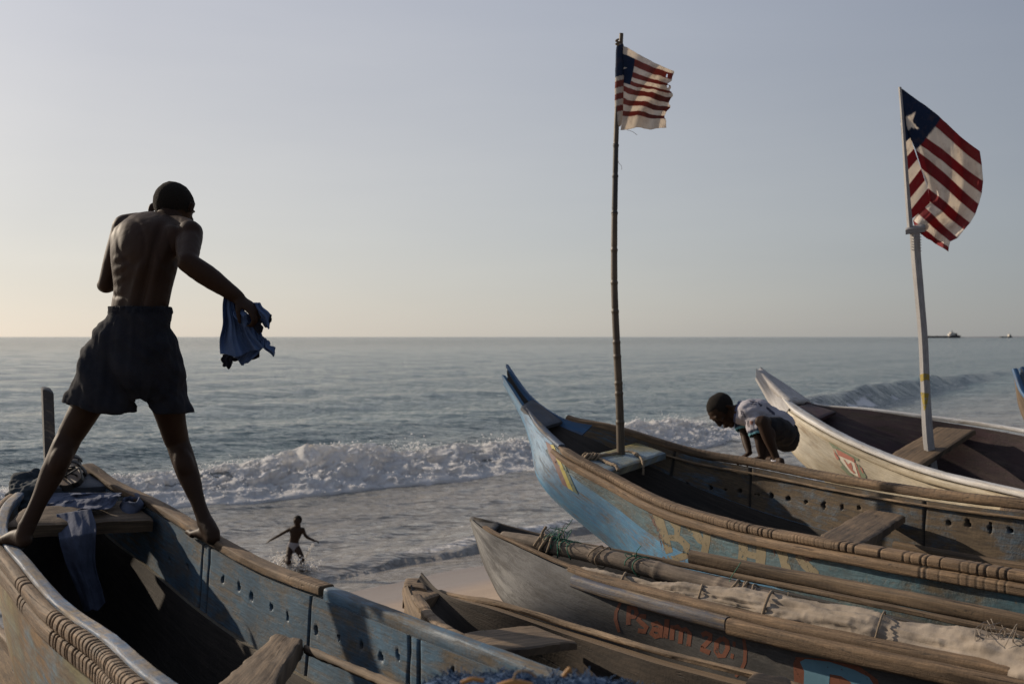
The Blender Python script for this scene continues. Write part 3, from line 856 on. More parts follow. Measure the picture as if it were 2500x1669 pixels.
# ---- blue canoe with the flag in the middle
B = Boat('fishing_canoe', 'blue canoe with a forked upswept bow, faded cream letters and a bamboo flagpole', [
    (P(1227, 914, 6.72), P(1241, 890, 6.80), P(1228, 926, 6.75)),
    (P(1250, 950, 6.62), P(1266, 927, 6.73), P(1251, 966, 6.67)),
    (P(1276, 990, 6.50), P(1296, 965, 6.64), P(1277, 1014, 6.56)),
    (P(1320, 1050, 6.25), P(1385, 1024, 6.45), P(1312, 1086, 6.38)),
    (P(1373, 1098, 5.98), P(1490, 1047, 6.33), P(1347, 1170, 6.16)),
    (P(1500, 1170, 5.55), P(1703, 1108, 6.17), D(.84, 5.84, 1.33)),
    (P(1600, 1222, 5.20), P(1845, 1132, 5.97), D(1.1, 5.56, 1.56)),
    (P(1800, 1285, 4.65), P(2060, 1173, 5.49), D(1.44, 5.05, 1.68)),
    (P(2000, 1325, 4.20), P(2260, 1205, 5.08), D(1.70, 4.62, 1.80)),
    (P(2250, 1368, 3.80), P(2494, 1233, 4.71), D(1.98, 4.24, 1.83)),
    (P(2500, 1410, 3.50), D(2.68, 4.45, .79), D(2.24, 3.95, 1.83)),
    (D(2.9, 2.0, .85), D(3.75, 2.95, .80), D(3.3, 2.45, 1.8)),
    (D(3.5, 1.3, .80), D(4.0, 1.8, .8), D(3.7, 1.5, 1.6))], 'canoe')
B2 = B
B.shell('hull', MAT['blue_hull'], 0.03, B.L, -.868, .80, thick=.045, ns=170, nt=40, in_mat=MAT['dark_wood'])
hl = []
for px, py in ((1675, 1180), (1735, 1190), (1770, 1195), (1808, 1198), (1850, 1207), (1880, 1211), (1924, 1217), (1966, 1225), (2008, 1233), (2053, 1238), (2096, 1238), (2315, 1278), (2365, 1282), (2415, 1290), (2463, 1296)):
    a_, b_ = B.inv(px, py, .72, .99, inset=.035)
    hl.append((a_, b_, RNG.uniform(.011, .016)))
sm = [(B.inv(px, py, .8, .99, inset=.03)[0], .009) for px, py in ((1642, 1170), (1833, 1170), (2262, 1250))]
B.shell('side_plank', MAT['inner_brown'], B.sc[4] - .1, B.L, .795, .985, out=.004, thick=.034, ns=760, nt=40, holes=hl, seams=sm, fine=True)
B.shell('bow_plank', MAT['horn_blue'], 0.0, B.sc[4] - .105, .795, 1.0, out=.004, thick=.034, ns=80, nt=12)
B.shell('side_plank', MAT['teal_plank'], B.sc[4] - .1, B.L, -.985, -.862, out=.008, thick=.038, ns=400, nt=16, rough=.004)
B.shell('bow_plank', MAT['blue_hull'], 0.0, B.sc[4] - .105, -1.0, -.862, out=.006, thick=.036, ns=80, nt=12)
def s_at(px, side=-1):
    x = np.linspace(.3, B.L * .9, 900); g = B.N(x) if side < 0 else B.F(x)
    return x[np.argmin(np.abs(1250 + g[:, 0] / g[:, 1] * FPX - px))]
fine_ = np.concatenate([np.arange(s_at(1440), s_at(1785), .017), np.arange(s_at(1910), s_at(2060), .02), np.arange(s_at(1420), s_at(1460), .011)])
deep_ = np.concatenate([np.arange(s_at(1785), s_at(1905), .027), np.arange(s_at(2060), B.L - .3, .036)])
deep_ = (deep_ + RNG.uniform(-.012, .012, len(deep_)))[RNG.uniform(0, 1, len(deep_)) > .14]; fine_ = fine_ + RNG.uniform(-.006, .006, len(fine_))
B.rail('gunwale_rail', MAT['rail_wood'], -1, B.sc[4] - .04, B.L, lat=.0, up=.006, w=.066, h=.042, notches=deep_, depth=.0065, nw=.0036, fine=fine_, seed=13, taper=.1)
B.rail('rub_rail', MAT['rail_wood'], -1, B.sc[4] - .06, B.L, lat=.022, up=-.038, w=.04, h=.046, notches=[x for x in deep_ if x > s_at(2250)], depth=.003, nw=.005, seed=14)
B.rail('bow_cap', MAT['pale_rail'], -1, B.sc[2] + .04, B.sc[4] - .03, lat=-.012, up=.008, w=.05, h=.03, seed=15, taper=.3)
B.rail('gunwale_rail', MAT['rail_wood'], 1, B.sc[3], B.L, lat=0, up=.006, w=.06, h=.052, seed=16, notches=np.arange(1.2, 5, .03), depth=.0012, nw=.004)
B.rail('inner_lath', MAT['tan_wood'], 1, B.sc[4] + .3, B.L, lat=-.046, up=-.052, w=.014, h=.012, seed=17)
B.rail('stringer', MAT['bare_wood'], 1, B.sc[8] - .1, B.sc[10], lat=-.11, up=-.27, w=.05, h=.05, seed=18)
board('bow_deck', [P(1272, 990, 6.48), P(1300, 972, 6.60), P(1375, 1026, 6.42), P(1324, 1042, 6.28)], .03, MAT['slate_deck'], B.root, nx=16, ny=12)
board('mast_thwart', [P(1404, 1120, 5.84), P(1556, 1078, 6.28), P(1626, 1103, 6.08), P(1480, 1152, 5.62)], .045, MAT['thwart_paint'], B.root, nx=20, ny=40, along='v')
board('thwart', [P(2000, 1305, 4.42), P(2119, 1240, 5.26), P(2211, 1256, 5.02), P(2092, 1334, 4.22)], .04, MAT['bare_wood'], B.root, nx=20, ny=60, along='v', rough=.004)
# painted marks
bv = B.bvh()
cream = worn_paint('worn_cream_lettering', (0.16, 0.13, 0.075), .72, 34)
rust = worn_paint('worn_rust_paint', (0.10, 0.05, 0.038), .48, 26)
def cm(pts, sx=700 / 2349., ox=1550, oy=1200): return [(ox + x * sx, oy + y * sx) for x, y in pts]
LT = [
    stroke(cm([(170, 150), (235, 330), (285, 500)]), [22, 20, 18]) + stroke(cm([(170, 155), (280, 200), (350, 290), (345, 370), (270, 372)]), [12, 16, 18, 16, 12])
    + stroke(cm([(270, 372), (370, 385), (425, 440), (415, 520), (330, 550), (265, 540)]), [12, 16, 18, 20, 16, 12]),
    stroke(cm([(415, 215), (480, 310), (540, 400), (575, 420)]), [24, 22, 16, 14]) + stroke(cm([(595, 265), (590, 400), (550, 600)]), [20, 18, 18]),
    stroke(cm([(885, 340), (890, 480), (870, 630)]), [24, 22, 22]) + stroke(cm([(1040, 395), (1035, 520), (1020, 680)]), [22, 24, 22]) + stroke(cm([(890, 500), (1030, 535)]), 16),
    stroke(cm([(1180, 420), (1215, 520), (1245, 640), (1240, 700)]), [28, 22, 22, 20]),
    stroke(cm([(1420, 520), (1370, 490), (1350, 530), (1400, 600), (1480, 670), (1500, 730), (1430, 740)]), [12, 18, 22, 22, 20, 16, 12])]
for L in LT: decal('letter', L, bv, cream, B.root, off=.0009, step=4.5)
for L in (stroke(cm([(120, 150), (200, 330), (240, 480)]), [10, 9, 9]), stroke(cm([(225, 540), (320, 585), (430, 560), (455, 470)]), [9, 9, 9, 8]),
          stroke(cm([(1330, 560), (1540, 480)]), 26), stroke(cm([(1120, 380), (1160, 520)]), 9)):
    decal('letter_shadow', L, bv, rust, B.root, off=.0009, step=4.5)
def c2m(pts): return [(1200 + x * .3189, 860 + y * .3189) for x, y in pts]
decal('yellow_stripe', [c2m([(452, 705), (478, 712), (628, 1062), (590, 1040)])], bv, worn_paint('worn_yellow_paint', (0.36, 0.30, 0.06), .86), B.root)
decal('red_stripe', [c2m([(415, 680), (452, 705), (590, 1040), (545, 1010), (440, 770)])], bv, worn_paint('worn_red_paint', (0.14, 0.07, 0.06), .86), B.root)
decal('green_stripe', [c2m([(505, 760), (530, 790), (665, 1085), (628, 1062)])], bv, worn_paint('worn_green_paint', (0.08, 0.11, 0.07), .84), B.root)

# ---- white canoe on the right
B = Boat('fishing_canoe', 'white and cream canoe with dark maroon inside and a crest painted on its bow', [
    (P(1846, 900, 7.95), P(1856, 897, 7.99), P(1850, 925, 7.9)),
    (P(1893, 948, 7.78), P(1912, 944, 7.86), P(1888, 990, 7.76)),
    (P(1925, 985, 7.60), P(1972, 983, 7.70), P(1918, 1035, 7.6)),
    (P(2000, 1038, 7.20), P(2129, 1003, 7.47), P(1968, 1105, 7.34)),
    (P(2200, 1130, 6.60), P(2415, 1040, 7.03), D(2.84, 6.8, 1.3)),
    (P(2500, 1208, 5.80), D(3.9, 6.3, .72), D(3.42, 6.02, 1.6)),
    (D(3.6, 4.6, .93), D(4.55, 5.1, .8), D(4.06, 4.85, 1.8)),
    (D(4.3, 3.2, .93), D(5.2, 3.7, .8), D(4.75, 3.45, 1.8)),
    (D(4.9, 2.2, .9), D(5.4, 2.6, .8), D(5.15, 2.4, 1.6))], 'canoe')
B3 = B
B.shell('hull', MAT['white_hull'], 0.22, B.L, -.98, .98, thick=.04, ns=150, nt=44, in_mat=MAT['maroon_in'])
B.shell('stem', MAT['grey_stem'], 0.0, B.sc[2] + .05, -1.0, 1.0, out=.012, thick=.03, ns=40, nt=24)
B.rail('gunwale_rail', MAT['white_rail'], -1, B.sc[1] + .1, B.L, lat=0, up=.008, w=.085, h=.04, seed=23, taper=.3)
B.rail('rub_rail', MAT['white_hull'], -1, B.sc[1] + .2, B.L, lat=.03, up=-.038, w=.035, h=.045, seed=24, taper=.3)
B.rail('gunwale_rail', MAT['white_rail'], 1, B.sc[2] + .05, B.L, lat=0, up=.006, w=.05, h=.03, seed=25)
v_, f_, uv_ = corner_box([B.N([.02])[0] + [0, 0, .012], B.F([.02])[0] + [0, 0, .012], B.F([B.sc[2] + .03])[0] + [0, 0, .03], B.N([B.sc[2] + .03])[0] + [0, 0, .03]], .05, 16, 6)
mk('stem_cap', v_, f_, MAT['grey_stem'], B.root, uv=uv_)
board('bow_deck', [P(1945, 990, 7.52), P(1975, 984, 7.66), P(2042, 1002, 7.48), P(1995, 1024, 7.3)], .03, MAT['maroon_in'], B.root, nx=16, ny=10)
board('mast_thwart', [P(2176, 1106, 6.84), P(2289, 1040, 7.16), P(2381, 1047, 6.97), P(2246, 1134, 6.56)], .04, MAT['bare_wood'], B.root, nx=20, ny=50, along='v')
board('thwart', [P(2440, 1235, 5.6), P(2600, 1165, 6.1), P(2680, 1190, 5.8), P(2520, 1270, 5.3)], .04, MAT['bare_wood'], B.root, nx=20, ny=40, along='v')
bv = B.bvh()
def c3m(pts): return [(2000 + x * 200 / 2091., 1050 + y * 200 / 2091.) for x, y in pts]
cg = worn_paint('worn_crest_green', (0.16, 0.19, 0.11), .78, 40); cr = worn_paint('worn_crest_red', (0.38, 0.13, 0.085), .8, 40); cw = worn_paint('worn_crest_cream', (0.60, 0.54, 0.42), .95, 40)
decal('crest_ground', [c3m([(500, 620), (860, 790), (900, 830), (1010, 1190), (800, 1080), (560, 780)])], bv, cw, B.root, off=.003, step=4)
decal('crest_green', [c3m([(235, 290), (500, 450), (1010, 730), (1015, 800), (890, 740), (540, 540), (350, 450)]),
                      c3m([(480, 720), (600, 850), (800, 1090), (980, 1230), (800, 1170), (650, 1040), (540, 930), (600, 900)]),
                      c3m([(985, 850), (1060, 930), (1200, 1160), (1200, 1240), (1100, 1240), (1020, 1060)])], bv, cg, B.root, off=.004, step=4)
decal('crest_red', [c3m([(430, 480), (560, 540), (900, 720), (905, 830), (840, 790), (490, 640)]),
                    c3m([(360, 470), (400, 560), (520, 730), (470, 760), (400, 630)]),
                    c3m([(900, 830), (930, 830), (1090, 1230), (1020, 1220), (990, 1060)]),
                    c3m([(620, 740), (660, 750), (740, 870), (810, 820), (850, 900), (860, 1000), (940, 1090), (890, 1100), (800, 1010), (730, 920)]),
                    c3m([(1040, 930), (1090, 960), (1150, 1110), (1110, 1080)])], bv, cr, B.root, off=.0045, step=4)

# ---- grey dugout with the painted psalm
B = Boat('dugout_canoe', 'grey scraped dugout canoe with orange painted lettering, a spar and cloth lying inside', [
    (P(1146, 1262, 4.70), P(1153, 1260, 4.72), P(1150, 1276, 4.70)),
    (P(1182, 1290, 4.56), P(1206, 1278, 4.66), P(1168, 1322, 4.58)),
    (P(1260, 1328, 4.38), P(1351, 1316, 4.56), P(1212, 1405, 4.42)),
    (P(1400, 1388, 4.08), P(1550, 1354, 4.38), P(1310, 1510, 4.16)),
    (P(1600, 1445, 3.75), P(1773, 1400, 4.11), D(.70, 3.92, 1.46)),
    (P(1850, 1507, 3.42), P(2020, 1450, 3.79), D(1.0, 3.6, 1.66)),
    (P(2150, 1570, 3.10), P(2300, 1508, 3.44), D(1.3, 3.28, 1.78)),
    (P(2500, 1638, 2.80), D(1.79, 3.15, .98), D(1.6, 2.98, 1.8)),
    (D(2.2, 1.95, .95), D(2.58, 2.33, .97), D(2.4, 2.15, 1.75)),
    (D(2.8, 1.4, .9), D(2.95, 1.55, .9), D(2.87, 1.47, 1.3))], 'canoe')
B4 = B
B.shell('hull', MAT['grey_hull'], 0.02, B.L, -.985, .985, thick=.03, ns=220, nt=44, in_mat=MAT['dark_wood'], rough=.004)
B.rail('gunwale_edge', MAT['rail_wood'], -1, 0.12, B.sc[3] + .05, lat=-.012, up=0.0, w=.024, h=.016, seed=33)
nt4 = [x for x in (2.62, 2.70, 2.76, 2.83, 2.92, 3.02, 3.08, 3.17, 3.24, 3.33, 3.42, 3.5, 3.57)]
B.rail('gunwale_rail', MAT['rail_wood'], -1, B.sc[3] - .02, B.L, lat=-.01, up=-.012, w=.05, h=.046, seed=34, notches=nt4, depth=.008, nw=.005, rnd=2.4)
B.rail('rub_rail', MAT['navy_rub'], -1, B.sc[3] + .04, B.sc[5] - .1, lat=.034, up=-.036, w=.042, h=.050, seed=35)
B.rail('rub_rail', MAT['rail_wood'], -1, B.sc[5] - .094, B.L, lat=.034, up=-.042, w=.044, h=.058, seed=36, notches=nt4, depth=.007, nw=.004)
B.rail('gunwale_edge', MAT['bare_wood'], 1, 0.12, B.L, lat=0, up=0, w=.026, h=.022, seed=37)
B.rail('outer_rail', MAT['bare_wood'], 1, B.sc[3] + .24, B.L, lat=.05, up=.028, w=.05, h=.055, seed=38)
board('bow_cap', [P(1145, 1262, 4.72), P(1150, 1256, 4.76), P(1222, 1272, 4.64), P(1200, 1296, 4.52)], .02, MAT['grey_hull'], B.root, nx=14, ny=8)
bv = B.bvh()
org = worn_paint('worn_orange_lettering', (0.18, 0.060, 0.030), .82, 40)
def c4m(pts): return [(1440 + x * 700 / 2349., 1430 + y * 700 / 2349.) for x, y in pts]
LT = []
LT.append(stroke(c4m([(255, 130), (215, 210), (210, 270), (240, 375)]), [6, 8, 9, 7]))
LT.append(stroke(c4m([(325, 160), (318, 240), (315, 315)]), 11) + stroke(c4m([(325, 165), (375, 180), (385, 220), (365, 250), (320, 248)]), 11))
LT.append(stroke(c4m([(462, 250), (420, 245), (398, 275), (430, 305), (465, 335), (450, 370), (395, 362)]), 12))
LT.append(stroke(c4m([(505, 315), (550, 300), (585, 330), (575, 420)]), 11) + stroke(c4m([(575, 360), (520, 350), (505, 385), (540, 412), (575, 400)]), 12))
LT.append(stroke(c4m([(635, 270), (628, 350), (618, 425)]), 12))
LT.append(stroke(c4m([(680, 320), (672, 440)]), 11) + stroke(c4m([(680, 345), (720, 330), (750, 360), (740, 470)]), 11) + stroke(c4m([(748, 365), (785, 350), (820, 390), (808, 490)]), 11))
LT.append(stroke(c4m([(918, 400), (950, 385), (990, 400), (985, 440), (925, 500), (915, 515), (985, 545)]), 12))
LT.append(stroke(c4m([(1085, 425), (1125, 450), (1130, 510), (1100, 570), (1060, 570), (1035, 530), (1040, 460), (1085, 425)]), 12))
LT.append([c4m([(1172, 450), (1196, 455), (1194, 500), (1172, 492)]), c4m([(1158, 548), (1182, 556), (1176, 596), (1152, 588)])])
LT.append(stroke(c4m([(1262, 430), (1275, 520), (1270, 620), (1240, 690), (1195, 740)]), [7, 9, 9, 9, 7]))
for L in LT: decal('letter', L, bv, org, B.root, off=.0009, step=4.5)
def c5m(pts): return [(1800 + x * 700 / 2349., 1440 + y * 700 / 2349.) for x, y in pts]
lb = worn_paint('worn_sky_blue_lettering', (0.11, 0.235, 0.31), .8, 30)
decal('letter_outline', [c5m([(480, 545), (700, 560), (1000, 620), (1150, 730), (1170, 800), (1000, 830), (470, 830), (460, 600)])], bv, org, B.root, off=.0007, step=5)
decal('blue_letter', [c5m([(515, 585), (560, 560), (760, 585), (960, 650), (1080, 710), (1120, 770), (1125, 830), (960, 830), (930, 750), (850, 700), (760, 685), (750, 830), (545, 830), (550, 660)])], bv, lb, B.root, off=.0013, step=5)

# ---- small brown dugout
B = Boat('dugout_canoe', 'small bare brown dugout canoe with a square bow block and one plank seat', [
    (P(990, 1413, 4.12), P(1030, 1411, 4.2), P(992, 1440, 4.1)),
    (P(1004, 1448, 3.98), P(1062, 1438, 4.12), P(1006, 1490, 3.98)),
    (P(1058, 1520, 3.60), P(1222, 1474, 3.85), D(-.17, 3.72, 1.38)),
    (P(1170, 1588, 3.30), P(1406, 1530, 3.66), D(.06, 3.48, 1.62)),
    (P(1350, 1662, 2.98), P(1611, 1590, 3.36), D(.31, 3.17, 1.76)),
    (D(.45, 2.6, 1.03), D(.85, 3.0, 1.05), D(.65, 2.8, 1.8)),
    (D(1.3, 1.65, 1.03), D(1.68, 2.03, 1.05), D(1.5, 1.85, 1.75)),
    (D(1.6, 1.35, 1.0), D(1.8, 1.6, 1.0), D(1.7, 1.5, 1.5))], 'canoe')
B6 = B
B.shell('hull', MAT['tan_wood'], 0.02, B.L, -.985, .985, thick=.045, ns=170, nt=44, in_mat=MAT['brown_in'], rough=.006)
B.rail('gunwale_edge', MAT['tan_wood'], -1, 0.16, B.L, lat=-.014, up=.0, w=.045, h=.024, seed=43, rough=.005, notches=[.34, .40, .45, .55, .62, .7, .82], depth=.006, nw=.012)
B.rail('gunwale_edge', MAT['tan_wood'], 1, 0.16, B.L, lat=0, up=0, w=.026, h=.02, seed=44, rough=.004)
board('bow_block', [P(986, 1424, 4.06), P(990, 1408, 4.18), P(1031, 1408, 4.20), P(1042, 1432, 4.04)], .10, MAT['tan_wood'], B.root, nx=12, ny=8)
board('bow_end', [P(992, 1432, 4.05), P(1034, 1426, 4.16), P(1086, 1446, 4.04), P(1016, 1468, 3.90)], .2, MAT['tan_wood'], B.root, nx=14, ny=8, rough=.005)
board('seat', [P(1122, 1543, 3.50), P(1302, 1522, 3.68), P(1408, 1562, 3.40), P(1200, 1590, 3.20)], .03, MAT['bare_wood'], B.root, nx=40, ny=30, along='v', rough=.005)
board('cleat', [P(1812, 1668, 2.96), P(1840, 1636, 3.02), P(1925, 1650, 2.9), P(1940, 1690, 2.8)], .05, MAT['bare_wood'], B.root, nx=16, ny=10)

# ---- canoe low at the left edge, and the bow at the right edge
B = Boat('dugout_canoe', 'low brown canoe at the bottom left corner, beyond the blue canoe', [
    (D(-3.75, 6.5, 1.75), D(-3.7, 6.54, 1.75), D(-3.72, 6.5, 1.9)),
    (D(-3.5, 5.75, 1.68), D(-3.2, 5.97, 1.68), D(-3.35, 5.86, 2.1)),
    (P(-150, 1560, 5.0), P(2, 1542, 5.40), D(-2.98, 5.2, 2.15)),
    (P(-90, 1700, 4.2), P(100, 1672, 4.58), D(-2.35, 4.4, 2.15)),
    (D(-1.9, 3.3, 1.62), D(-1.55, 3.6, 1.62), D(-1.72, 3.45, 2.1)),
    (D(-1.5, 2.6, 1.6), D(-1.3, 2.8, 1.6), D(-1.4, 2.7, 1.9))], 'canoe')
B.shell('hull', MAT['tan_wood'], 0.02, B.L, -.98, .98, thick=.035, ns=100, nt=36, in_mat=MAT['tan_wood'], rough=.008)
B.rail('gunwale_edge', MAT['tan_wood'], 1, .1, B.L, w=.045, h=.03, seed=53)
B.rail('gunwale_edge', MAT['tan_wood'], -1, .1, B.L, w=.045, h=.03, seed=54)
B = Boat('fishing_canoe', 'brown canoe with blue edged upswept bow cut off by the right edge', [
    (P(2478, 902, 9.50), P(2492, 900, 9.54), P(2482, 935, 9.47)),
    (P(2500, 960, 9.3), P(2530, 950, 9.4), P(2496, 1000, 9.3)),
    (P(2560, 1010, 9.0), P(2625, 985, 9.25), P(2550, 1080, 9.0)),
    (D(5.4, 8.1, .80), D(5.95, 8.45, .68), D(5.65, 8.3, 1.4)),
    (D(6.2, 6.6, .88), D(7.1, 7.1, .80), D(6.6, 6.85, 1.8)),
    (D(7.2, 5.0, .88), D(8.1, 5.5, .8), D(7.6, 5.2, 1.8)),
    (D(7.8, 4.0, .85), D(8.3, 4.4, .8), D(8.05, 4.2, 1.5))], 'canoe')
B.shell('hull', MAT['bare_wood'], 0.0, B.L, -.98, .98, thick=.04, ns=110, nt=36, in_mat=MAT['inner_blue'])
B.rail('gunwale_rail', MAT['horn_blue'], -1, 0.0, B.L, w=.05, h=.04, up=.0, seed=63)
B.rail('gunwale_rail', MAT['horn_blue'], 1, 0.0, B.L, w=.06, h=.05, up=.01, seed=64)
# ------------------------------------------------------------------ people
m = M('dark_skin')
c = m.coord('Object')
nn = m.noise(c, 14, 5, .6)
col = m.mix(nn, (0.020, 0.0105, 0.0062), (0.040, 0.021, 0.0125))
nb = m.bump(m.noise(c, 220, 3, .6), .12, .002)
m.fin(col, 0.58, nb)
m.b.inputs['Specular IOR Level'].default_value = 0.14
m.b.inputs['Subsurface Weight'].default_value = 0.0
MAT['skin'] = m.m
MAT['sole'] = plain('foot_sole_skin', (0.20, 0.12, 0.085), 0.6)
m = M('cropped_black_hair')
c = m.coord('Object')
h = m.noise(c, 330, 3, .7)
m.fin(m.mix(h, (0.006, 0.005, 0.004), (0.022, 0.018, 0.015)), 0.95, m.bump(h, 1.0, .004))
m.b.inputs['Specular IOR Level'].default_value = 0.15
MAT['hair'] = m.m

def ring_tube(bm, pts, rads, side, nseg=16, cap=True, pw=2.0):
    """closed tube through pts; rads list of (a, b): a along side, b across"""
    pts = np.asarray(pts, float)
    rads = np.array([(r, r) if np.isscalar(r) else r for r in rads], float)
    n = max(4, int(len(pts) * 5))
    s = np.concatenate([[0], np.cumsum(np.linalg.norm(np.diff(pts, axis=0), axis=1))])
    t = np.linspace(0, s[-1], n)
    p = spline(pts, s, t); r = np.maximum(spline(rads, s, t), .002)
    T = unit(np.gradient(p, axis=0))
    side = np.broadcast_to(np.asarray(side, float), p.shape)
    S = unit(side - T * (side * T).sum(1, keepdims=True)); U = np.cross(T, S)
    rows = []
    if cap:
        for k in (0.25, .6, .88):
            e = math.sqrt(1 - k * k)
            rows.append((p[0] - T[0] * r[0].min() * e, r[0] * k, S[0], U[0]))
    for i in range(n): rows.append((p[i], r[i], S[i], U[i]))
    if cap:
        for k in (.88, .6, .25):
            e = math.sqrt(1 - k * k)
            rows.append((p[-1] + T[-1] * r[-1].min() * e, r[-1] * k, S[-1], U[-1]))
    a = np.linspace(0, 2 * np.pi, nseg, endpoint=False)
    ca = np.sign(np.cos(a)) * np.abs(np.cos(a)) ** (2 / pw); sa_ = np.sign(np.sin(a)) * np.abs(np.sin(a)) ** (2 / pw)
    vr = []
    for (c_, r_, S_, U_) in rows:
        vr.append([bm.verts.new(c_ + S_ * r_[0] * x + U_ * r_[1] * y) for x, y in zip(ca, sa_)])
    for i in range(len(vr) - 1):
        for j in range(nseg):
            bm.faces.new([vr[i][j], vr[i][(j + 1) % nseg], vr[i + 1][(j + 1) % nseg], vr[i + 1][j]])
    bm.faces.new(vr[0][::-1]); bm.faces.new(vr[-1])
def ell(bm, c_, r, ax=None):
    """ellipsoid with radii r along the columns of ax"""
    ax = np.eye(3) if ax is None else np.asarray(ax, float)
    Mx = Matrix(((*(ax[:, 0] * r[0]), c_[0]), (*(ax[:, 1] * r[1]), c_[1]), (*(ax[:, 2] * r[2]), c_[2]), (0, 0, 0, 1)))
    # columns of Mx must be the scaled axes
    A = ax * np.asarray(r)[None, :]
    Mx = Matrix([[A[0, 0], A[0, 1], A[0, 2], c_[0]], [A[1, 0], A[1, 1], A[1, 2], c_[1]], [A[2, 0], A[2, 1], A[2, 2], c_[2]], [0, 0, 0, 1]])
    bmesh.ops.create_icosphere(bm, subdivisions=3, radius=1.0, matrix=Mx)
def frame(fwd, up):
    f = unit(fwd); r = unit(np.cross(f, up)); u = np.cross(r, f)
    return np.stack([r, f, u], 1)          # columns: right, forward, up
def hand(bm, wrist, dirv, palm, L=.18, curl=.5, thumb=1, spread=.16):
    """five fingers: dirv from the wrist to the knuckles, palm = way the palm faces, thumb = side sign"""
    d = unit(dirv); pn = unit(np.asarray(palm) - d * np.dot(palm, d)); sd = np.cross(d, pn) * thumb
    w = L * .22
    wrist = np.asarray(wrist, float)
    kn = wrist + d * L * .50
    ring_tube(bm, [wrist - d * L * .06, wrist + d * L * .12, wrist + d * L * .32, kn], [(w * .62, w * .5), (w * .74, w * .46), (w * .95, w * .45), (w * .98, w * .36)], sd, 14)
    for i, (o, ln) in enumerate(((.78, .43), (.27, .49), (-.25, .46), (-.74, .36))):
        b = kn - d * L * .03 + sd * w * o
        fd = unit(d + sd * spread * o)
        p = [b]; ang_ = .12 + curl * .35
        rr_ = L * .047
        for k, seg in enumerate((.44, .32, .26)):
            q_ = fd * math.cos(ang_) + pn * math.sin(ang_)
            p.append(p[-1] + q_ * ln * L * seg)
            ang_ += curl * (1.15, .9, .6)[k]
        ring_tube(bm, p, [rr_ * 1.08, rr_, rr_ * .92, rr_ * .8], sd, 8)
    b = wrist + d * L * .14 + sd * w * .55 + pn * w * .2
    t1 = unit(d * .65 + sd * .75 + pn * .35); t2 = unit(d * .9 + sd * .25 + pn * (.3 + .5 * curl))
    ring_tube(bm, [b, b + t1 * L * .2, b + t1 * L * .2 + t2 * L * .15, b + t1 * L * .2 + t2 * L * .27], [L * .085, L * .065, L * .055, L * .045], sd, 8)
def foot(bm, ankle, heel, toe, up=(0, 0, 1), L=.25, inner=1, sole_z=None):
    """heel / toe: points on the sole line"""
    heel = np.asarray(heel, float); toe = np.asarray(toe, float); ankle = np.asarray(ankle, float)
    d = unit(toe - heel); up = unit(np.asarray(up, float) - d * np.dot(up, d)); sd = np.cross(d, up) * inner
    k = L
    pts = [heel + d * k * .07 + up * k * .13, heel + d * k * .3 + up * k * .155, heel + d * k * .52 + up * k * .115, heel + d * k * .74 + up * k * .07]
    ring_tube(bm, pts, [(k * .125, k * .13), (k * .13, k * .145), (k * .16, k * .11), (k * .185, k * .065)], sd, 16)
    ring_tube(bm, [heel + d * k * .1 + up * k * .2, ankle], [k * .13, k * .145], sd, 14)
    for i, (o, ln, r_) in enumerate(((.13, .27, .058), (.055, .255, .04), (-.01, .24, .038), (-.07, .215, .036), (-.125, .185, .036))):
        b = heel + d * k * .70 + sd * k * o + up * k * .05
        ring_tube(bm, [b, b + d * k * ln * .55 + up * k * .012, b + d * k * ln - up * k * .012], [k * r_ * 1.1, k * r_, k * r_ * .9], sd, 8)
def head(bm, hc, fwd, up, hh, ears=True):
    """hh = chin-to-crown height; hc = middle of the cranium"""
    A = frame(fwd, up); r, f, u = A[:, 0], A[:, 1], A[:, 2]
    ell(bm, hc, (hh * .335, hh * .41, hh * .36), A)
    ell(bm, hc - u * hh * .03 + f * hh * .1, (hh * .31, hh * .31, hh * .33), A)
    ell(bm, hc - u * hh * .33 + f * hh * .18, (hh * .235, hh * .22, hh * .26), A)          # jaw
    ell(bm, hc - u * hh * .52 + f * hh * .30, (hh * .11, hh * .09, hh * .08), A)           # chin
    ell(bm, hc - u * hh * .20 + f * hh * .44, (hh * .075, hh * .075, hh * .06), A)         # nose tip
    ring_tube(bm, [hc + u * hh * .0 + f * hh * .40, hc - u * hh * .19 + f * hh * .45], [hh * .035, hh * .055], r, 8)
    ell(bm, hc + u * hh * .06 + f * hh * .36, (hh * .25, hh * .055, hh * .05), A)          # brow
    for s_ in (-1, 1):
        ell(bm, hc - u * hh * .14 + f * hh * .32 + r * s_ * hh * .19, (hh * .08, hh * .07, hh * .06), A)
        ell(bm, hc - u * hh * .03 + f * hh * .385 + r * s_ * hh * .13, (hh * .055, hh * .03, hh * .032), A)   # eyeball under the lid
        if ears:
            B_ = frame(unit(f + r * s_ * .9), u)
            ell(bm, hc - u * hh * .12 - f * hh * .04 + r * s_ * hh * .385, (hh * .032, hh * .065, hh * .125), frame(unit(r * s_ - f * .45), u))
    ell(bm, hc - u * hh * .355 + f * hh * .42, (hh * .105, hh * .05, hh * .032), A)        # lips
    ell(bm, hc - u * hh * .405 + f * hh * .41, (hh * .095, hh * .05, hh * .032), A)
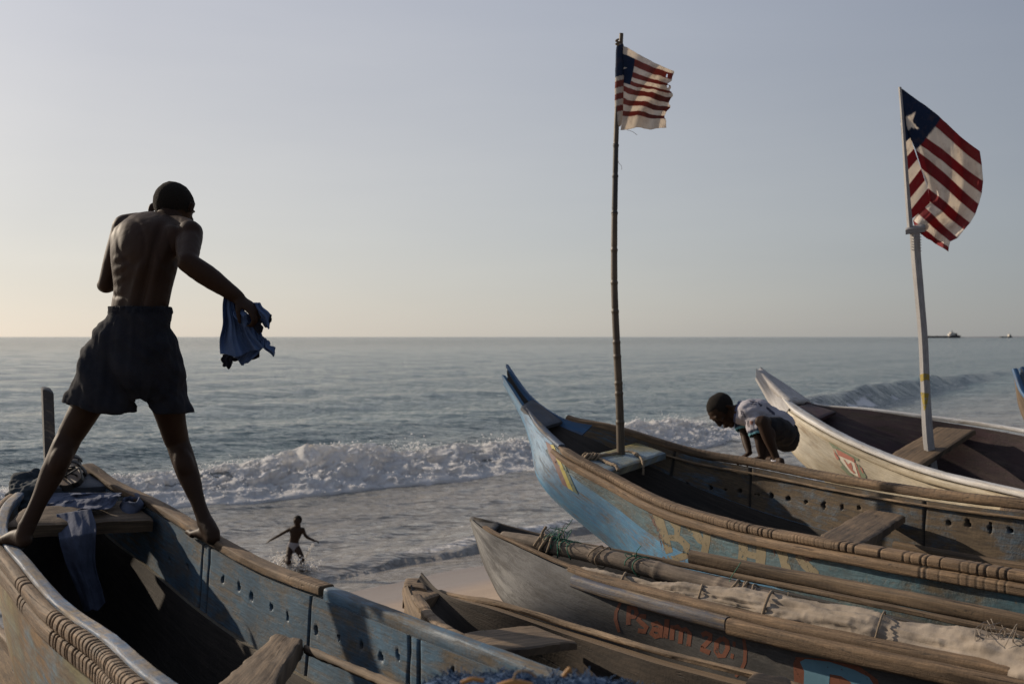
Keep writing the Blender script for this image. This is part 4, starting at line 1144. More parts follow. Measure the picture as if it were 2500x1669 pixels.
def hair_cap(name, hc, fwd, up, hh, parent, grow=1.012, low=-.18):
    A = frame(fwd, up); r, f, u = A[:, 0], A[:, 1], A[:, 2]
    bm = bmesh.new()
    ell(bm, hc, (hh * .345 * grow, hh * .42 * grow, hh * .372 * grow), A)
    for v in list(bm.verts):
        p = np.array(v.co) - hc
        y, z_ = np.dot(p, f) / hh, np.dot(p, u) / hh
        lim = low + (.34 if y > .22 else 0) + max(0, y) * .5 - (0.22 if y < -.1 else 0)
        v.co = hc + p * (.86 + .14 * float(sstep(lim - .10, lim + .02, z_)))
    for v in bm.verts:
        v.co += Vector(unit(np.array(v.co) - hc)) * (RNG.normal(0, .0012))
    return bm_obj(name, bm, MAT['hair'], parent)
def bake(bm, voxel, smooth_it=6, factor=.5):
    """one continuous skin over all the volumes of bm"""
    me = bpy.data.meshes.new('tmp'); bmesh.ops.recalc_face_normals(bm, faces=bm.faces); bm.to_mesh(me); bm.free()
    o = bpy.data.objects.new('tmp', me); COL.objects.link(o)
    md = o.modifiers.new('r', 'REMESH'); md.mode = 'VOXEL'; md.voxel_size = voxel; md.use_smooth_shade = True
    ms_ = o.modifiers.new('s', 'SMOOTH'); ms_.factor = factor; ms_.iterations = smooth_it
    dg = bpy.context.evaluated_depsgraph_get()
    em = o.evaluated_get(dg).to_mesh()
    n = len(em.vertices); v = np.empty(n * 3, np.float32); em.vertices.foreach_get('co', v)
    f = [tuple(p.vertices) for p in em.polygons]
    nr = np.empty(n * 3, np.float32); em.vertices.foreach_get('normal', nr)
    o.evaluated_get(dg).to_mesh_clear()
    bpy.data.objects.remove(o); bpy.data.meshes.remove(me)
    return v.reshape(-1, 3).astype(float), f, nr.reshape(-1, 3).astype(float)

# ---- the man standing astride the blue canoe
X_ = np.array([1.0, 0, 0]); Y_ = np.array([0, 1.0, 0]); Z_ = np.array([0, 0, 1.0])
man = empty('person', V(270, 1240, 4.2), 'barefoot shirtless man in dark shorts standing astride the blue canoe with his back turned', 'person')
bm = bmesh.new()
px2m = lambda n_, Y: n_ / 2284.2 * Y
tors = [(305, 805, 4.14, 62, .08), (312, 770, 4.13, 64, .08), (319, 715, 4.14, 66, .082), (327, 660, 4.15, 68, .085), (331, 615, 4.16, 76, .098), (335, 575, 4.18, 82, .105), (342, 543, 4.21, 84, .10), (354, 520, 4.25, 66, .07), (370, 512, 4.29, 36, .05)]
shl = unit(V(438, 540, 4.15) - V(280, 525, 4.24))
ring_tube(bm, [V(a, b, y) for a, b, y, _, _ in tors], [(px2m(w, y), d_) for _, _, y, w, d_ in tors], shl, 24, pw=2.3)
# neck and head
hc = V(399, 467, 4.38); hf = unit([.13, .88, -.44]); hu = unit([.06, .40, .91]); HH = .245
ring_tube(bm, [V(368, 530, 4.25), V(388, 500, 4.33), V(396, 474, 4.38)], [.06, .054, .056], X_, 14)
head(bm, hc, hf, hu, HH)
# shoulders, shoulder blades, spine muscles
ring_tube(bm, [V(374, 521, 4.28), V(328, 509, 4.26), V(284, 517, 4.26)], [(.045, .05), (.038, .042), (.042, .048)], Y_, 12)
ring_tube(bm, [V(368, 522, 4.30), V(408, 523, 4.23), V(438, 536, 4.16)], [(.042, .045), (.048, .054), (.05, .055)], Y_, 12)
ell(bm, V(283, 524, 4.25), (.047, .055, .055)); ell(bm, V(436, 536, 4.15), (.051, .056, .058))
ell(bm, V(391, 553, 4.13), (.055, .022, .07), frame(unit([.25, 1, 0]), unit([-.25, 0, 1])))
ell(bm, V(304, 548, 4.155), (.048, .024, .08), frame(unit([-.25, 1, 0]), unit([.2, 0, 1])))
for x0, x1 in ((338, 308), (362, 334)):
    ring_tube(bm, [V(x0, 550, 4.125), V((x0 + x1) / 2 - 2, 620, 4.09), V(x1, 700, 4.085)], [.022, .026, .024], X_, 10)
# left arm, bent with the forearm in front of him
sL, eL, wL = V(282, 528, 4.26), V(243, 654, 4.27), V(318, 600, 4.46)
ring_tube(bm, [sL, sL * .55 + eL * .45, eL], [(.047, .05), (.043, .05), (.034, .040)], X_, 14)
ring_tube(bm, [eL, eL * .65 + wL * .35, wL], [(.036, .042), (.040, .042), (.026, .030)], Z_, 12)
hand(bm, wL, unit(V(345, 590, 4.48) - wL), [0, -.3, -1], L=.175, curl=.8, thumb=1)
# right arm out to the side, hand closed on the blue shirt
sR, eR, wR = V(438, 540, 4.15), V(428, 600, 3.99), V(546, 682, 4.06)
ring_tube(bm, [sR, sR * .5 + eR * .5, eR], [(.046, .05), (.045, .047), (.042, .042)], Z_, 14)
ring_tube(bm, [eR, eR * .66 + wR * .34, eR * .3 + wR * .7, wR], [(.042, .043), (.046, .047), (.037, .038), (.029, .030)], Z_, 14)
hand(bm, wR, unit(V(582, 712, 4.05) - wR), unit([-.35, .35, -.85]), L=.18, curl=.85, thumb=-1)
# legs
def leg(bm, hip, knee, ank, calf_dir, k=1.0):
    th = knee - hip; cf = ank - knee
    ring_tube(bm, [hip, hip + th * .3, hip + th * .7, knee], [(.080 * k, .080 * k), (.079 * k, .082 * k), (.062 * k, .066 * k), (.052 * k, .056 * k)], X_, 18)
    ring_tube(bm, [knee, knee + cf * .22, knee + cf * .42, knee + cf * .75, ank], [(.050 * k, .054 * k), (.050 * k, .054 * k), (.047 * k, .050 * k), (.032 * k, .035 * k), (.031 * k, .037 * k)], X_, 16)
    cd = np.asarray(calf_dir)
    ring_tube(bm, [knee + cf * .06 + cd * .012 * k, knee + cf * .26 + cd * .030 * k, knee + cf * .52 + cd * .012 * k], [.030 * k, .042 * k, .022 * k], X_, 12)
    ell(bm, knee - cd * .025 * k, (.038 * k, .035 * k, .045 * k))
hipL, hipR = V(278, 800, 4.14), V(352, 806, 4.14)
kneeL, ankL = V(162, 996, 4.10), V(62, 1206, 3.96)
kneeR, ankR = V(406, 1012, 4.34), V(470, 1196, 4.26)
leg(bm, hipL, kneeL, ankL, unit([.5, -.75, .1]))
leg(bm, hipR, kneeR, ankR, unit([.25, -.95, .1]))
foot(bm, ankL, V(62, 1258, 3.93), V(-42, 1240, 4.14), L=.245, inner=1)
foot(bm, ankR, V(492, 1252, 4.20), V(438, 1218, 4.42), L=.245, inner=-1)
v, f, nr = bake(bm, .0055, 10)
bx, by = (1250 + v[:, 0] / v[:, 1] * FPX) / 1.06428, (822 + (H - v[:, 2]) / v[:, 1] * FPX) / 1.06428
back = sstep(.15, -.35, nr[:, 1]) * sstep(482, 515, by) * sstep(735, 700, by) * sstep(.35, .30, np.abs(v[:, 0] - V(335, 600, 4.15)[0])) * sstep(256, 264, bx) * sstep(416, 408, bx)
spx = np.interp(by, [500, 560, 620, 700], [372, 354, 340, 321])
ds_ = bx - spx
dz = -.011 * np.exp(-(ds_ / 8) ** 2) * sstep(495, 530, by) + .007 * np.exp(-((np.abs(ds_) - 21) / 11) ** 2) * sstep(560, 620, by)
for cx_, cy_, rx_, ry_, tl, hh_ in ((395, 552, 25, 46, .25, .012), (300, 552, 25, 44, -.2, .004)):
    ex, ey = (bx - cx_) * math.cos(tl) + (by - cy_) * math.sin(tl), -(bx - cx_) * math.sin(tl) + (by - cy_) * math.cos(tl)
    dz = dz + hh_ * (1 - sstep(.35, 1.2, np.hypot(ex / rx_, ey / ry_))) - .003 * np.exp(-((np.hypot(ex / rx_, ey / ry_) - 1.25) / .2) ** 2)
rib = np.sin((by - .45 * np.abs(ds_)) / 4.6) * sstep(40, 62, np.abs(ds_)) * sstep(570, 600, by) * sstep(672, 640, by)
dz = dz + .0016 * rib - .007 * np.exp(-((by - 690 - .2 * ds_) / 5) ** 2) * sstep(35, 60, np.abs(ds_))
dz = dz + .004 * fbm(v * [14, 14, 9], 3, 231)
v = v + nr * (dz * back)[:, None]
v = v + nr * (.0022 * fbm(v * [22, 22, 10], 3, 235) * (1 - back))[:, None]
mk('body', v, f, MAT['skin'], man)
hair_cap('hair', hc, hf, hu, HH, man)
# shorts
bm = bmesh.new()
ring_tube(bm, [V(319, 706, 4.14), V(316, 735, 4.13), V(304, 790, 4.13), V(298, 850, 4.13)], [(.126, .110), (.128, .112), (.148, .122), (.153, .125)], unit([1, 0, -.05]), 26)
ring_tube(bm, [V(272, 775, 4.13), V(243, 855, 4.12), V(226, 935, 4.10)], [(.09, .115), (.108, .12), (.135, .12)], unit([1, 0, .05]), 24)
ring_tube(bm, [V(355, 785, 4.13), V(379, 865, 4.2), V(398, 950, 4.27)], [(.072, .11), (.078, .11), (.071, .10)], unit([1, 0, 0]), 24)
ring_tube(bm, [V(305, 830, 4.12), V(314, 885, 4.13)], [(.13, .10), (.07, .085)], X_, 18)
v, f, nr = bake(bm, .0085, 8)
q = v.copy()
c0 = V(318, 700, 4.14)
an = np.arctan2(v[:, 0] - c0[0], -(v[:, 1] - c0[1]))
down = np.clip((c0[2] - v[:, 2]) / .4, 0, 1)
fold = fbm(np.stack([an * 5.5 + v[:, 0] * 5, v[:, 2] * 2.2, 0 * an], 1), 3, 201) * .015 * (0.2 + down) + fbm(np.stack([(v[:, 0] * .8 + v[:, 2] * .6) * 13, (v[:, 0] * -.6 + v[:, 2] * .8) * 3.5, v[:, 1] * 4], 1), 3, 207) * .020 * (.3 + down) + fbm(np.stack([v[:, 0] * 16 + v[:, 2] * 11, v[:, 2] * 6, v[:, 1] * 8], 1), 3, 205) * .016
fold += np.where(v[:, 2] > c0[2] - .035, .004 * np.sin(an * 60), 0)
v2 = v + nr * fold[:, None]
# open the waist and the two hems
hemL, hemR, waist = V(0, 932, 4.1)[2], V(0, 944, 4.27)[2], V(0, 704, 4.14)[2]
split = V(318, 900, 4.13)[0]
vx = (1250 + v[:, 0] / v[:, 1] * FPX) / 1.06428
hem_px = np.interp(vx, [140, 160, 200, 280, 303, 309, 322, 362, 440], [912, 926, 938, 949, 946, 908, 908, 946, 945])
hem = H - (hem_px - 772.4) / 2284.2 * np.where(vx < 306, 4.10, 4.26) + .008 * fbm(v * 12, 2, 3)
keep = (v2[:, 2] > hem - .010) & (v2[:, 2] < waist + .010)
v2[:, 2] = np.clip(v2[:, 2], hem, waist)
idx = -np.ones(len(v2), int); idx[keep] = np.arange(keep.sum())
f2 = [[idx[i] for i in p] for p in f if all(keep[i] for i in p)]
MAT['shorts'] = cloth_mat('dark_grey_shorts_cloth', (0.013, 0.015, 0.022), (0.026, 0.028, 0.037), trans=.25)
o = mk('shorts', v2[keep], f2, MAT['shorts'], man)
sol = o.modifiers.new('thickness', 'SOLIDIFY'); sol.thickness = .004; sol.offset = 0

# ---- the child bent over the middle canoe
def C(x, y, Y): return P(1680 + x * 300 / 1960., 920 + y * 240 / 1568., Y)
kid = empty('person', C(1400, 1400, 6.1), 'child in white printed shirt crouching with both hands on the middle canoe rail', 'person')
bm = bmesh.new()
HK = .232
hc = C(505, 480, 6.50); hf = unit([-.42, -.22, -.88]); hu = unit([-.86, -.15, .42])
head(bm, hc, hf, hu, HK)
ring_tube(bm, [C(640, 530, 6.48), C(760, 570, 6.46), C(850, 600, 6.44)], [.046, .046, .055], Y_, 12)
ring_tube(bm, [C(840, 560, 6.44), C(1020, 590, 6.42), C(1230, 690, 6.42), C(1440, 800, 6.42), C(1515, 890, 6.42)], [(.08, .06), (.105, .085), (.095, .085), (.095, .09), (.09, .09)], Y_, 18)
def arm(bm, s_, e_, w_, k=.75):
    ring_tube(bm, [s_, s_ * .5 + e_ * .5, e_], [.045 * k, .042 * k, .036 * k], Y_, 12)
    ring_tube(bm, [e_, e_ * .6 + w_ * .4, w_], [.036 * k, .037 * k, .026 * k], Y_, 12)
sN, eN, wN = C(1060, 740, 6.32), C(1130, 1010, 6.28), C(1178, 1270, 6.25)
sF, eF, wF = C(860, 690, 6.52), C(905, 950, 6.48), C(975, 1205, 6.38)
for s_, e_, w_, tgt, Yt, th_ in ((sN, eN, wN, (1010, 1316), 6.27, 1), (sF, eF, wF, (860, 1278), 6.40, 1)):
    arm(bm, s_, e_, w_)
    hand(bm, w_ + [0, 0, -.005], unit(C(tgt[0], tgt[1], Yt) - w_), [-.2, 0, -1], L=.135, curl=.55, thumb=th_)
hp = C(1500, 870, 6.34); kn = C(1190, 720, 6.12); ak = C(1425, 1350, 6.10)
hp2 = C(1480, 870, 6.50); kn2 = C(1250, 850, 6.36); ak2 = C(1300, 1350, 6.22)
leg(bm, hp, kn, ak, unit([.8, 0, -.2]), .78)
leg(bm, hp2, kn2, ak2, unit([.8, 0, -.2]), .72)
foot(bm, ak, C(1500, 1432, 6.02), C(1360, 1400, 6.16), L=.17, inner=1)
foot(bm, ak2, C(1350, 1405, 6.16), C(1230, 1370, 6.28), L=.17, inner=1)
v, f, nr = bake(bm, .005, 5)
mk('body', v, f, MAT['skin'], kid)
hair_cap('hair', hc, hf, hu, HK, kid, low=-.22)
# shirt
bm = bmesh.new()
ring_tube(bm, [C(790, 545, 6.45), C(860, 560, 6.44), C(1020, 585, 6.42), C(1230, 685, 6.42), C(1420, 790, 6.42), C(1480, 850, 6.42)], [(.07, .065), (.102, .078), (.122, .102), (.115, .102), (.118, .105), (.12, .105)], Y_, 20)
slN, slF = C(1095, 880, 6.30), C(878, 800, 6.50)
ring_tube(bm, [C(1040, 660, 6.34), sN, slN], [.06, .058, .056], Y_, 14)
ring_tube(bm, [C(880, 630, 6.50), sF, slF], [.055, .052, .05], Y_, 14)
v, f, nr = bake(bm, .006, 4)
v2 = v + nr * (fbm(v * [16, 16, 16], 3, 301) * .014 + fbm(v * [5, 30, 22], 2, 305) * .006)[:, None]
def paint_px(vv):
    X = 1250 + vv[:, 0] / vv[:, 1] * FPX; Yp = 822 + (H - vv[:, 2]) / vv[:, 1] * FPX
    return (X - 1680) * 1960 / 300., (Yp - 920) * 1568 / 240.
cx, cy = paint_px(v2)
colr = np.tile(np.array([[.30, .285, .31]]), (len(v2), 1))
def pip(x, y, poly):
    ins = np.zeros(len(x), bool); n_ = len(poly)
    for i in range(n_):
        (x0, y0), (x1, y1) = poly[i], poly[(i + 1) % n_]
        cnd = ((y0 > y) != (y1 > y)) & (x < (x1 - x0) * (y - y0) / (y1 - y0 + 1e-9) + x0)
        ins ^= cnd
    return ins
facing = nr[:, 1] < .2
for poly in ([(980, 378), (1095, 395), (1095, 412), (975, 396)], [(990, 425), (1095, 432), (1095, 446), (990, 440)], [(1030, 385), (1050, 388), (1050, 440), (1030, 438)],
             [(1120, 405), (1190, 450), (1160, 475), (1110, 425)], [(1250, 470), (1300, 500), (1390, 580), (1370, 610), (1300, 560), (1240, 500)],
             [(840, 530), (890, 545), (900, 580), (925, 640), (905, 640), (880, 580), (830, 545)], [(850, 560), (870, 565), (865, 600), (848, 596)]):
    colr[pip(cx, cy, poly) & facing] = (.03, .03, .05)
rd = pip(cx, cy, [(985, 690), (1040, 700), (1030, 770), (990, 760)]) & facing
colr[rd] = (.20, .10, .08)
gr = pip(cx, cy, [(940, 700), (980, 690), (990, 800), (950, 790)]) & facing
colr[gr] = (.10, .09, .10)
neckd = np.linalg.norm(v2 - C(790, 548, 6.45), axis=1)
colr[((v2 - C(815, 552, 6.44)) @ unit(C(860, 560, 6.44) - C(790, 545, 6.45))) < -.004] = (.04, .05, .11)
for a_, b_ in ((sN, slN), (sF, slF)):
    t_ = (v2 - b_) @ unit(b_ - a_); rdist = np.linalg.norm(v2 - b_, axis=1)
    colr[(t_ > -.012) & (rdist < .08)] = (.02, .03, .06)
    colr[(t_ > .004) & (rdist < .08)] = (.13, .32, .38)
keep = np.ones(len(v2), bool)
for a_, b_, lim in ((sN, slN, .022), (sF, slF, .020)):
    keep &= ~((((v2 - b_) @ unit(b_ - a_)) > lim) & (np.linalg.norm(v2 - b_, axis=1) < .085))
keep &= ((v2 - C(792, 545, 6.45)) @ unit(C(860, 560, 6.44) - C(790, 545, 6.45))) > -.012
keep &= ((v2 - C(1480, 850, 6.42)) @ unit(C(1480, 850, 6.42) - C(1420, 790, 6.42))) < .02
idx = -np.ones(len(v2), int); idx[keep] = np.arange(keep.sum())
f2 = [[idx[i] for i in p] for p in f if all(keep[i] for i in p)]
m = M('white_printed_shirt'); c = m.coord('Object')
m.fin(m.attr('Col').outputs['Color'], .9, m.bump(m.noise(c, 60, 4, .6), .3, .004))
MAT['shirt'] = m.m
o = mk('shirt', v2[keep], f2, MAT['shirt'], kid, cols=colr[keep])
sol = o.modifiers.new('thickness', 'SOLIDIFY'); sol.thickness = .003; sol.offset = 0
# shorts of the child
bm = bmesh.new()
ring_tube(bm, [C(1430, 785, 6.42), C(1500, 875, 6.42), C(1545, 965, 6.42)], [(.105, .095), (.112, .10), (.10, .095)], Y_, 20)
ring_tube(bm, [C(1520, 900, 6.33), C(1400, 830, 6.24), C(1310, 790, 6.18)], [.082, .075, .066], Y_, 16)
ring_tube(bm, [C(1500, 900, 6.50), C(1400, 870, 6.44), C(1330, 860, 6.40)], [.078, .07, .06], Y_, 16)
v, f, nr = bake(bm, .007, 4)
v = v + nr * (fbm(v * 15, 3, 311) * .012)[:, None]
mk('shorts', v, f, cloth_mat('dark_shorts_cloth', (0.012, 0.012, 0.015)), kid)
tube_obj('bracelet', [ak + np.array([.036 * math.cos(t), .036 * math.sin(t), .012 + .006 * math.cos(t)]) for t in np.linspace(0, 6.3, 20)], .004, plain('white_bracelet', (.5, .5, .55)), kid, n=40, nseg=6)

# ---- the child running out of the sea
def K(x, y, Y=15.2): return P(600 + x * 220 / 1916., 1230 + y * 180 / 1568., Y)
run = empty('person', K(1100, 1400), 'small child in white briefs running through the shallow water with arms spread', 'person')
bm = bmesh.new()
hc = K(1105, 335); hf = unit([-.15, -1, -.15]); hu = unit([.03, 0, 1]); HR = .188
head(bm, hc, hf, hu, HR, ears=False)
ring_tube(bm, [K(1105, 400), K(1105, 480)], [.042, .044], X_, 10)
ring_tube(bm, [K(1095, 470), K(1080, 530), K(1060, 650), K(1030, 770), K(1010, 880), K(1005, 940)], [(.055, .05), (.105, .06), (.088, .062), (.072, .055), (.085, .06), (.07, .055)], X_, 16)
ring_tube(bm, [K(950, 525), K(740, 645), K(545, 755)], [.028, .024, .017], Z_, 10)
ring_tube(bm, [K(1215, 530), K(1275, 675), K(1450, 775)], [.029, .026, .018], Z_, 10)
hand(bm, K(545, 755), [-.8, 0, -.45], [0, .3, -1], L=.115, curl=.1, thumb=-1, spread=.6)
hand(bm, K(1450, 775), [.9, 0, -.2], [0, .2, -1], L=.105, curl=.7, thumb=1, spread=.2)
ring_tube(bm, [K(950, 920), K(920, 1090, 15.1), K(912, 1255, 15.0)], [.058, .048, .036], X_, 12)
ring_tube(bm, [K(912, 1250, 15.0), K(870, 1215, 15.15), K(800, 1170, 15.32)], [.036, .036, .022], X_, 12)
foot(bm, K(800, 1165, 15.32), K(800, 1130, 15.36), K(775, 1215, 15.32), up=(-.3, .9, .2), L=.15)
ring_tube(bm, [K(1075, 930), K(1150, 1050, 15.15), K(1205, 1165, 15.1)], [.058, .046, .036], X_, 12)
ring_tube(bm, [K(1205, 1165, 15.1), K(1200, 1260, 15.15), K(1185, 1390, 15.2), K(1182, 1440, 15.2)], [.036, .036, .024, .024], X_, 12)
foot(bm, K(1182, 1440, 15.2), K(1190, 1490, 15.24), K(1180, 1500, 15.08), L=.15)
v, f, nr = bake(bm, .007, 4)
mk('body', v, f, MAT['skin'], run)
hair_cap('hair', hc, hf, hu, HR, run, grow=.995, low=-.25)
bm = bmesh.new()
ring_tube(bm, [K(1012, 850), K(1008, 900), K(1010, 960), K(1020, 1000)], [(.088, .066), (.093, .07), (.075, .068), (.03, .06)], X_, 18)
v, f, nr = bake(bm, .007, 3)
mk('briefs', v, f, cloth_mat('white_briefs_cloth', (0.25, 0.235, 0.245)), run)
n = 1300
t = RNG.uniform(0, 1, n)
px = np.where(t < .45, RNG.normal(820, 130, n), RNG.normal(1180, 170, n)); py = 1400 - np.abs(RNG.normal(0, 1, n)) * np.where(t < .45, 170, 110)
sp = np.array([K(a, b, 15.2 + RNG.normal(0, .12)) for a, b in zip(px, py)])
k_ = np.array([K(1440 - 170 * u_ + RNG.normal(0, 22), 830 + 300 * u_, 15.2 + RNG.normal(0, .04)) for u_ in RNG.uniform(0, 1, 260)])
specks('water_splash', np.concatenate([sp, k_]), np.concatenate([RNG.uniform(.004, .017, n), RNG.uniform(.003, .009, 260)]), MAT['foam'], 'white splashes of water kicked up around the running child', 'splash')
# ------------------------------------------------------------------ flags and their poles
def flag_grid(rows_l, rows_r, nu, Yl, Yr, ripple, seed, cro, csc):
    """rows_l / rows_r: crop-pixel (x, y) per v; returns verts, crop coords, v"""
    vv = np.linspace(0, 1, 150)
    kv = np.array([r[0] for r in rows_l]); L = np.stack([np.interp(vv, kv, [r[1] for r in rows_l]), np.interp(vv, kv, [r[2] for r in rows_l])], 1)
    kv = np.array([r[0] for r in rows_r]); R = np.stack([np.interp(vv, kv, [r[1] for r in rows_r]), np.interp(vv, kv, [r[2] for r in rows_r])], 1)
    u = np.linspace(0, 1, nu)
    G = L[:, None] * (1 - u)[None, :, None] + R[:, None] * u[None, :, None]
    sag = 4 * u * (1 - u)
    return vv, u, G, sag
def crop_to_world(G, Yd, cro, csc):
    X = cro[0] + G[..., 0] * csc; Yp = cro[1] + G[..., 1] * csc
    return np.stack([(X - 1250) / FPX * Yd, Yd, H - (Yp - 822) / FPX * Yd], -1)
m = M('faded_flag_cloth'); c = m.coord('Object')
st = m.noise(c, 16, 6, .7)
fc_ = m.mix(m.ramp(st, [(.5, 0.0), (.85, .5)]), m.attr('Col').outputs['Color'], (0.20, 0.13, 0.10))
m.fin(fc_, .9, m.bump(m.noise(c, 70, 4, .6), .35, .004))
tr = m.n('ShaderNodeBsdfTranslucent'); m.set(tr.inputs[0], fc_)
ms = m.n('ShaderNodeMixShader'); ms.inputs[0].default_value = .5
m.l(m.b.outputs[0], ms.inputs[1]); m.l(tr.outputs[0], ms.inputs[2]); m.l(ms.outputs[0], m.out.inputs[0])
MAT['flag'] = m.m
RED, WHT, BLU = np.array([.27, .028, .035]), np.array([.82, .76, .68]), np.array([.016, .035, .085])
RED1 = np.array([.28, .075, .06])

# middle pole: bamboo with its nodes
YP = 6.0
pole = empty('flagpole', P(1517, 1112, YP), 'thin dark bamboo pole standing on the painted thwart of the middle blue canoe', 'flagpole')
MAT['bamboo'] = wood('dark_bamboo', (0.05, 0.035, 0.022), (0.15, 0.105, 0.062), rough=.55, gs=(2, 60), bump=.25)
MAT['bamboo_dark'] = wood('charred_bamboo', (0.02, 0.02, 0.02), (0.06, 0.055, 0.05), rough=.6, gs=(2, 60), bump=.25)
cl = [P(x, y, YP) for x, y in ((1516, 1112), (1513, 1000), (1510, 930), (1505, 830), (1500, 700), (1500, 560), (1502, 430), (1504, 340), (1508, 240), (1514, 140), (1517, 82))]
pp = path(cl, 420)
zz = pp[:, 2]
rad = np.interp(zz, [zz.min(), zz.max()], [.0255, .0125])
nodes = [P(1, y, YP)[2] for y in (1030, 960, 935, 870, 835, 760, 690, 610, 520, 430, 355)]
for nz in nodes: rad = rad + .003 * np.exp(-((zz - nz) / .008) ** 2) - .0012 * np.exp(-((zz - nz - .016) / .008) ** 2)
k1 = np.searchsorted(zz, P(1, 520, YP)[2]); k2 = np.searchsorted(zz, P(1, 352, YP)[2])
for nm, a_, b_, mt in (('bamboo_pole', 0, k1, 'bamboo'), ('upper_pole', k1 - 1, k2, 'bamboo_dark'), ('pole_tip', k2 - 1, 420, 'bamboo')):
    v, f, uv = sweep(pp[a_:b_], rad[a_:b_], 14); mk(nm, v, f, MAT[mt], pole, uv=uv)
tube_obj('lashing', [P(1510, 96, YP - .01), P(1504, 100, YP - .03), P(1512, 104, YP), P(1504, 108, YP - .02), P(1516, 112, YP)], .006, MAT['rope'], pole, n=30)
# middle flag
cro, csc = (1450, 60), 250 / 1307.
bl = [(375, 265), (375, 370), (380, 480), (383, 560), (386, 640), (386, 690), (382, 750), (380, 785), (378, 860), (376, 940), (374, 1015), (372, 1090), (366, 1160), (340, 1340)]
br = [(1040, 600), (1020, 628), (990, 700), (950, 745), (972, 790), (985, 850), (998, 880), (1000, 930), (972, 1000), (965, 1052), (920, 1110), (905, 1165), (915, 1205), (940, 1320)]
kv = np.linspace(0, 1, 14)
vv, u, G, sag = flag_grid([(k, *b) for k, b in zip(kv, bl)], [(k, *b) for k, b in zip(kv, br)], 170, 0, 0, 0, 0, cro, csc)
vg, ug = np.meshgrid(vv, u, indexing='ij')
q = np.stack([vg.ravel() * 3, ug.ravel() * 4, 0 * ug.ravel()], 1)
rag = fbm(np.stack([vv * 16, 0 * vv, 0 * vv], 1), 3, 401)
G[..., 0] += (sstep(.7, 1, ug)) * 26 * rag[:, None]
G[..., 1] += sag * 22 * (1 - vg * 1.3) - 14 * np.sin(ug * 9 + vg * 5) * sag * sstep(.2, .6, vg) + 10 * fbm(q * 2, 2, 402).reshape(vg.shape)
Yd = YP - .02 + .03 * ug + sag * .06 * np.sin(ug * 7 + vg * 6) + .03 * fbm(q, 3, 404).reshape(vg.shape) * ug
vt = crop_to_world(G, Yd, cro, csc).reshape(-1, 3)
gx, gy = G[..., 0].ravel(), G[..., 1].ravel()
band = np.clip((vg.ravel() * 13).astype(int), 0, 12)
cf = np.where((band % 2 == 1)[:, None], RED1, WHT * [.95, .95, .95])
cant = (vg.ravel() > 1 / 13) & (vg.ravel() < 6.0 / 13) & (gx < np.interp(vg.ravel(), [1 / 13, 6 / 13], [525, 462]))
cf[cant] = BLU
cf[pip(gx, gy, [(375, 545), (428, 552), (375, 570)])] = WHT
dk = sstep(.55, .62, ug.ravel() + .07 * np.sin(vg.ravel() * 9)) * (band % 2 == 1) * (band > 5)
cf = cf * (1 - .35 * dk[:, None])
hole = pip(gx, gy, [(925, 640), (945, 640), (935, 672), (925, 668)]) | pip(gx, gy, [(930, 780), (955, 770), (955, 800), (935, 805)])
fq = gridf(150, 170)
fq = fq[~hole[fq].any(1)]
fl = empty('flag', P(1523, 110, YP), 'tattered faded flag with red and white stripes on the bamboo pole', 'flag', 'striped flags flying over the canoes')
o = mk('flag_cloth', vt, fq, MAT['flag'], fl, cols=cf)
sol = o.modifiers.new('thickness', 'SOLIDIFY'); sol.thickness = .002
# sleeve of cloth wound round the pole
sl = []
n1, n2 = 120, 28
tz = np.linspace(0, 1, n1); ta = np.linspace(0, 2 * np.pi, n2)
cxs = np.interp(tz, [0, .08, .5, .9, 1], [342, 332, 328, 322, 305]); cys = 225 + tz * 1075
wd = np.interp(tz, [0, .06, .3, .7, .93, 1], [25, 52, 58, 62, 50, 34]) * csc / FPX * YP
ctr = crop_to_world(np.stack([cxs, cys], 1), np.full(n1, YP), cro, csc)
TT, AA = np.meshgrid(np.arange(n1), ta, indexing='ij')
rr_ = wd[:, None] * (1 + .10 * fbm(np.stack([tz[TT].ravel() * 14, np.cos(AA).ravel() * 1.3, np.sin(AA).ravel() * 1.3], 1), 3, 410).reshape(n1, n2))
vt = ctr[:, None] + np.stack([rr_ * np.cos(AA), rr_ * .7 * np.sin(AA), 0 * AA], -1)
yy = (cys[TT] + 14 * np.cos(AA)).ravel()
cf = np.tile(WHT * .8, (len(yy), 1))
cf[(yy < 665)] = BLU
cf[yy < 262] = WHT * .5
for a_, b_ in ((720, 808), (882, 960), (1040, 1115)): cf[(yy > a_) & (yy < b_)] = RED1 * .8
mk('flag_sleeve', vt.reshape(-1, 3), gridf(n1, n2), MAT['flag'], fl, cols=cf)
tube_obj('loose_thread', [P(1530, 317, YP), P(1545, 322, YP), P(1556, 330, YP)], .0012, MAT['rope'], fl, n=12, nseg=5)
tube_obj('loose_thread', [P(1508, 385, YP - .03), P(1511, 398, YP - .03), P(1517, 405, YP - .03), P(1518, 414, YP - .03)], .0012, MAT['rope'], fl, n=12, nseg=5)

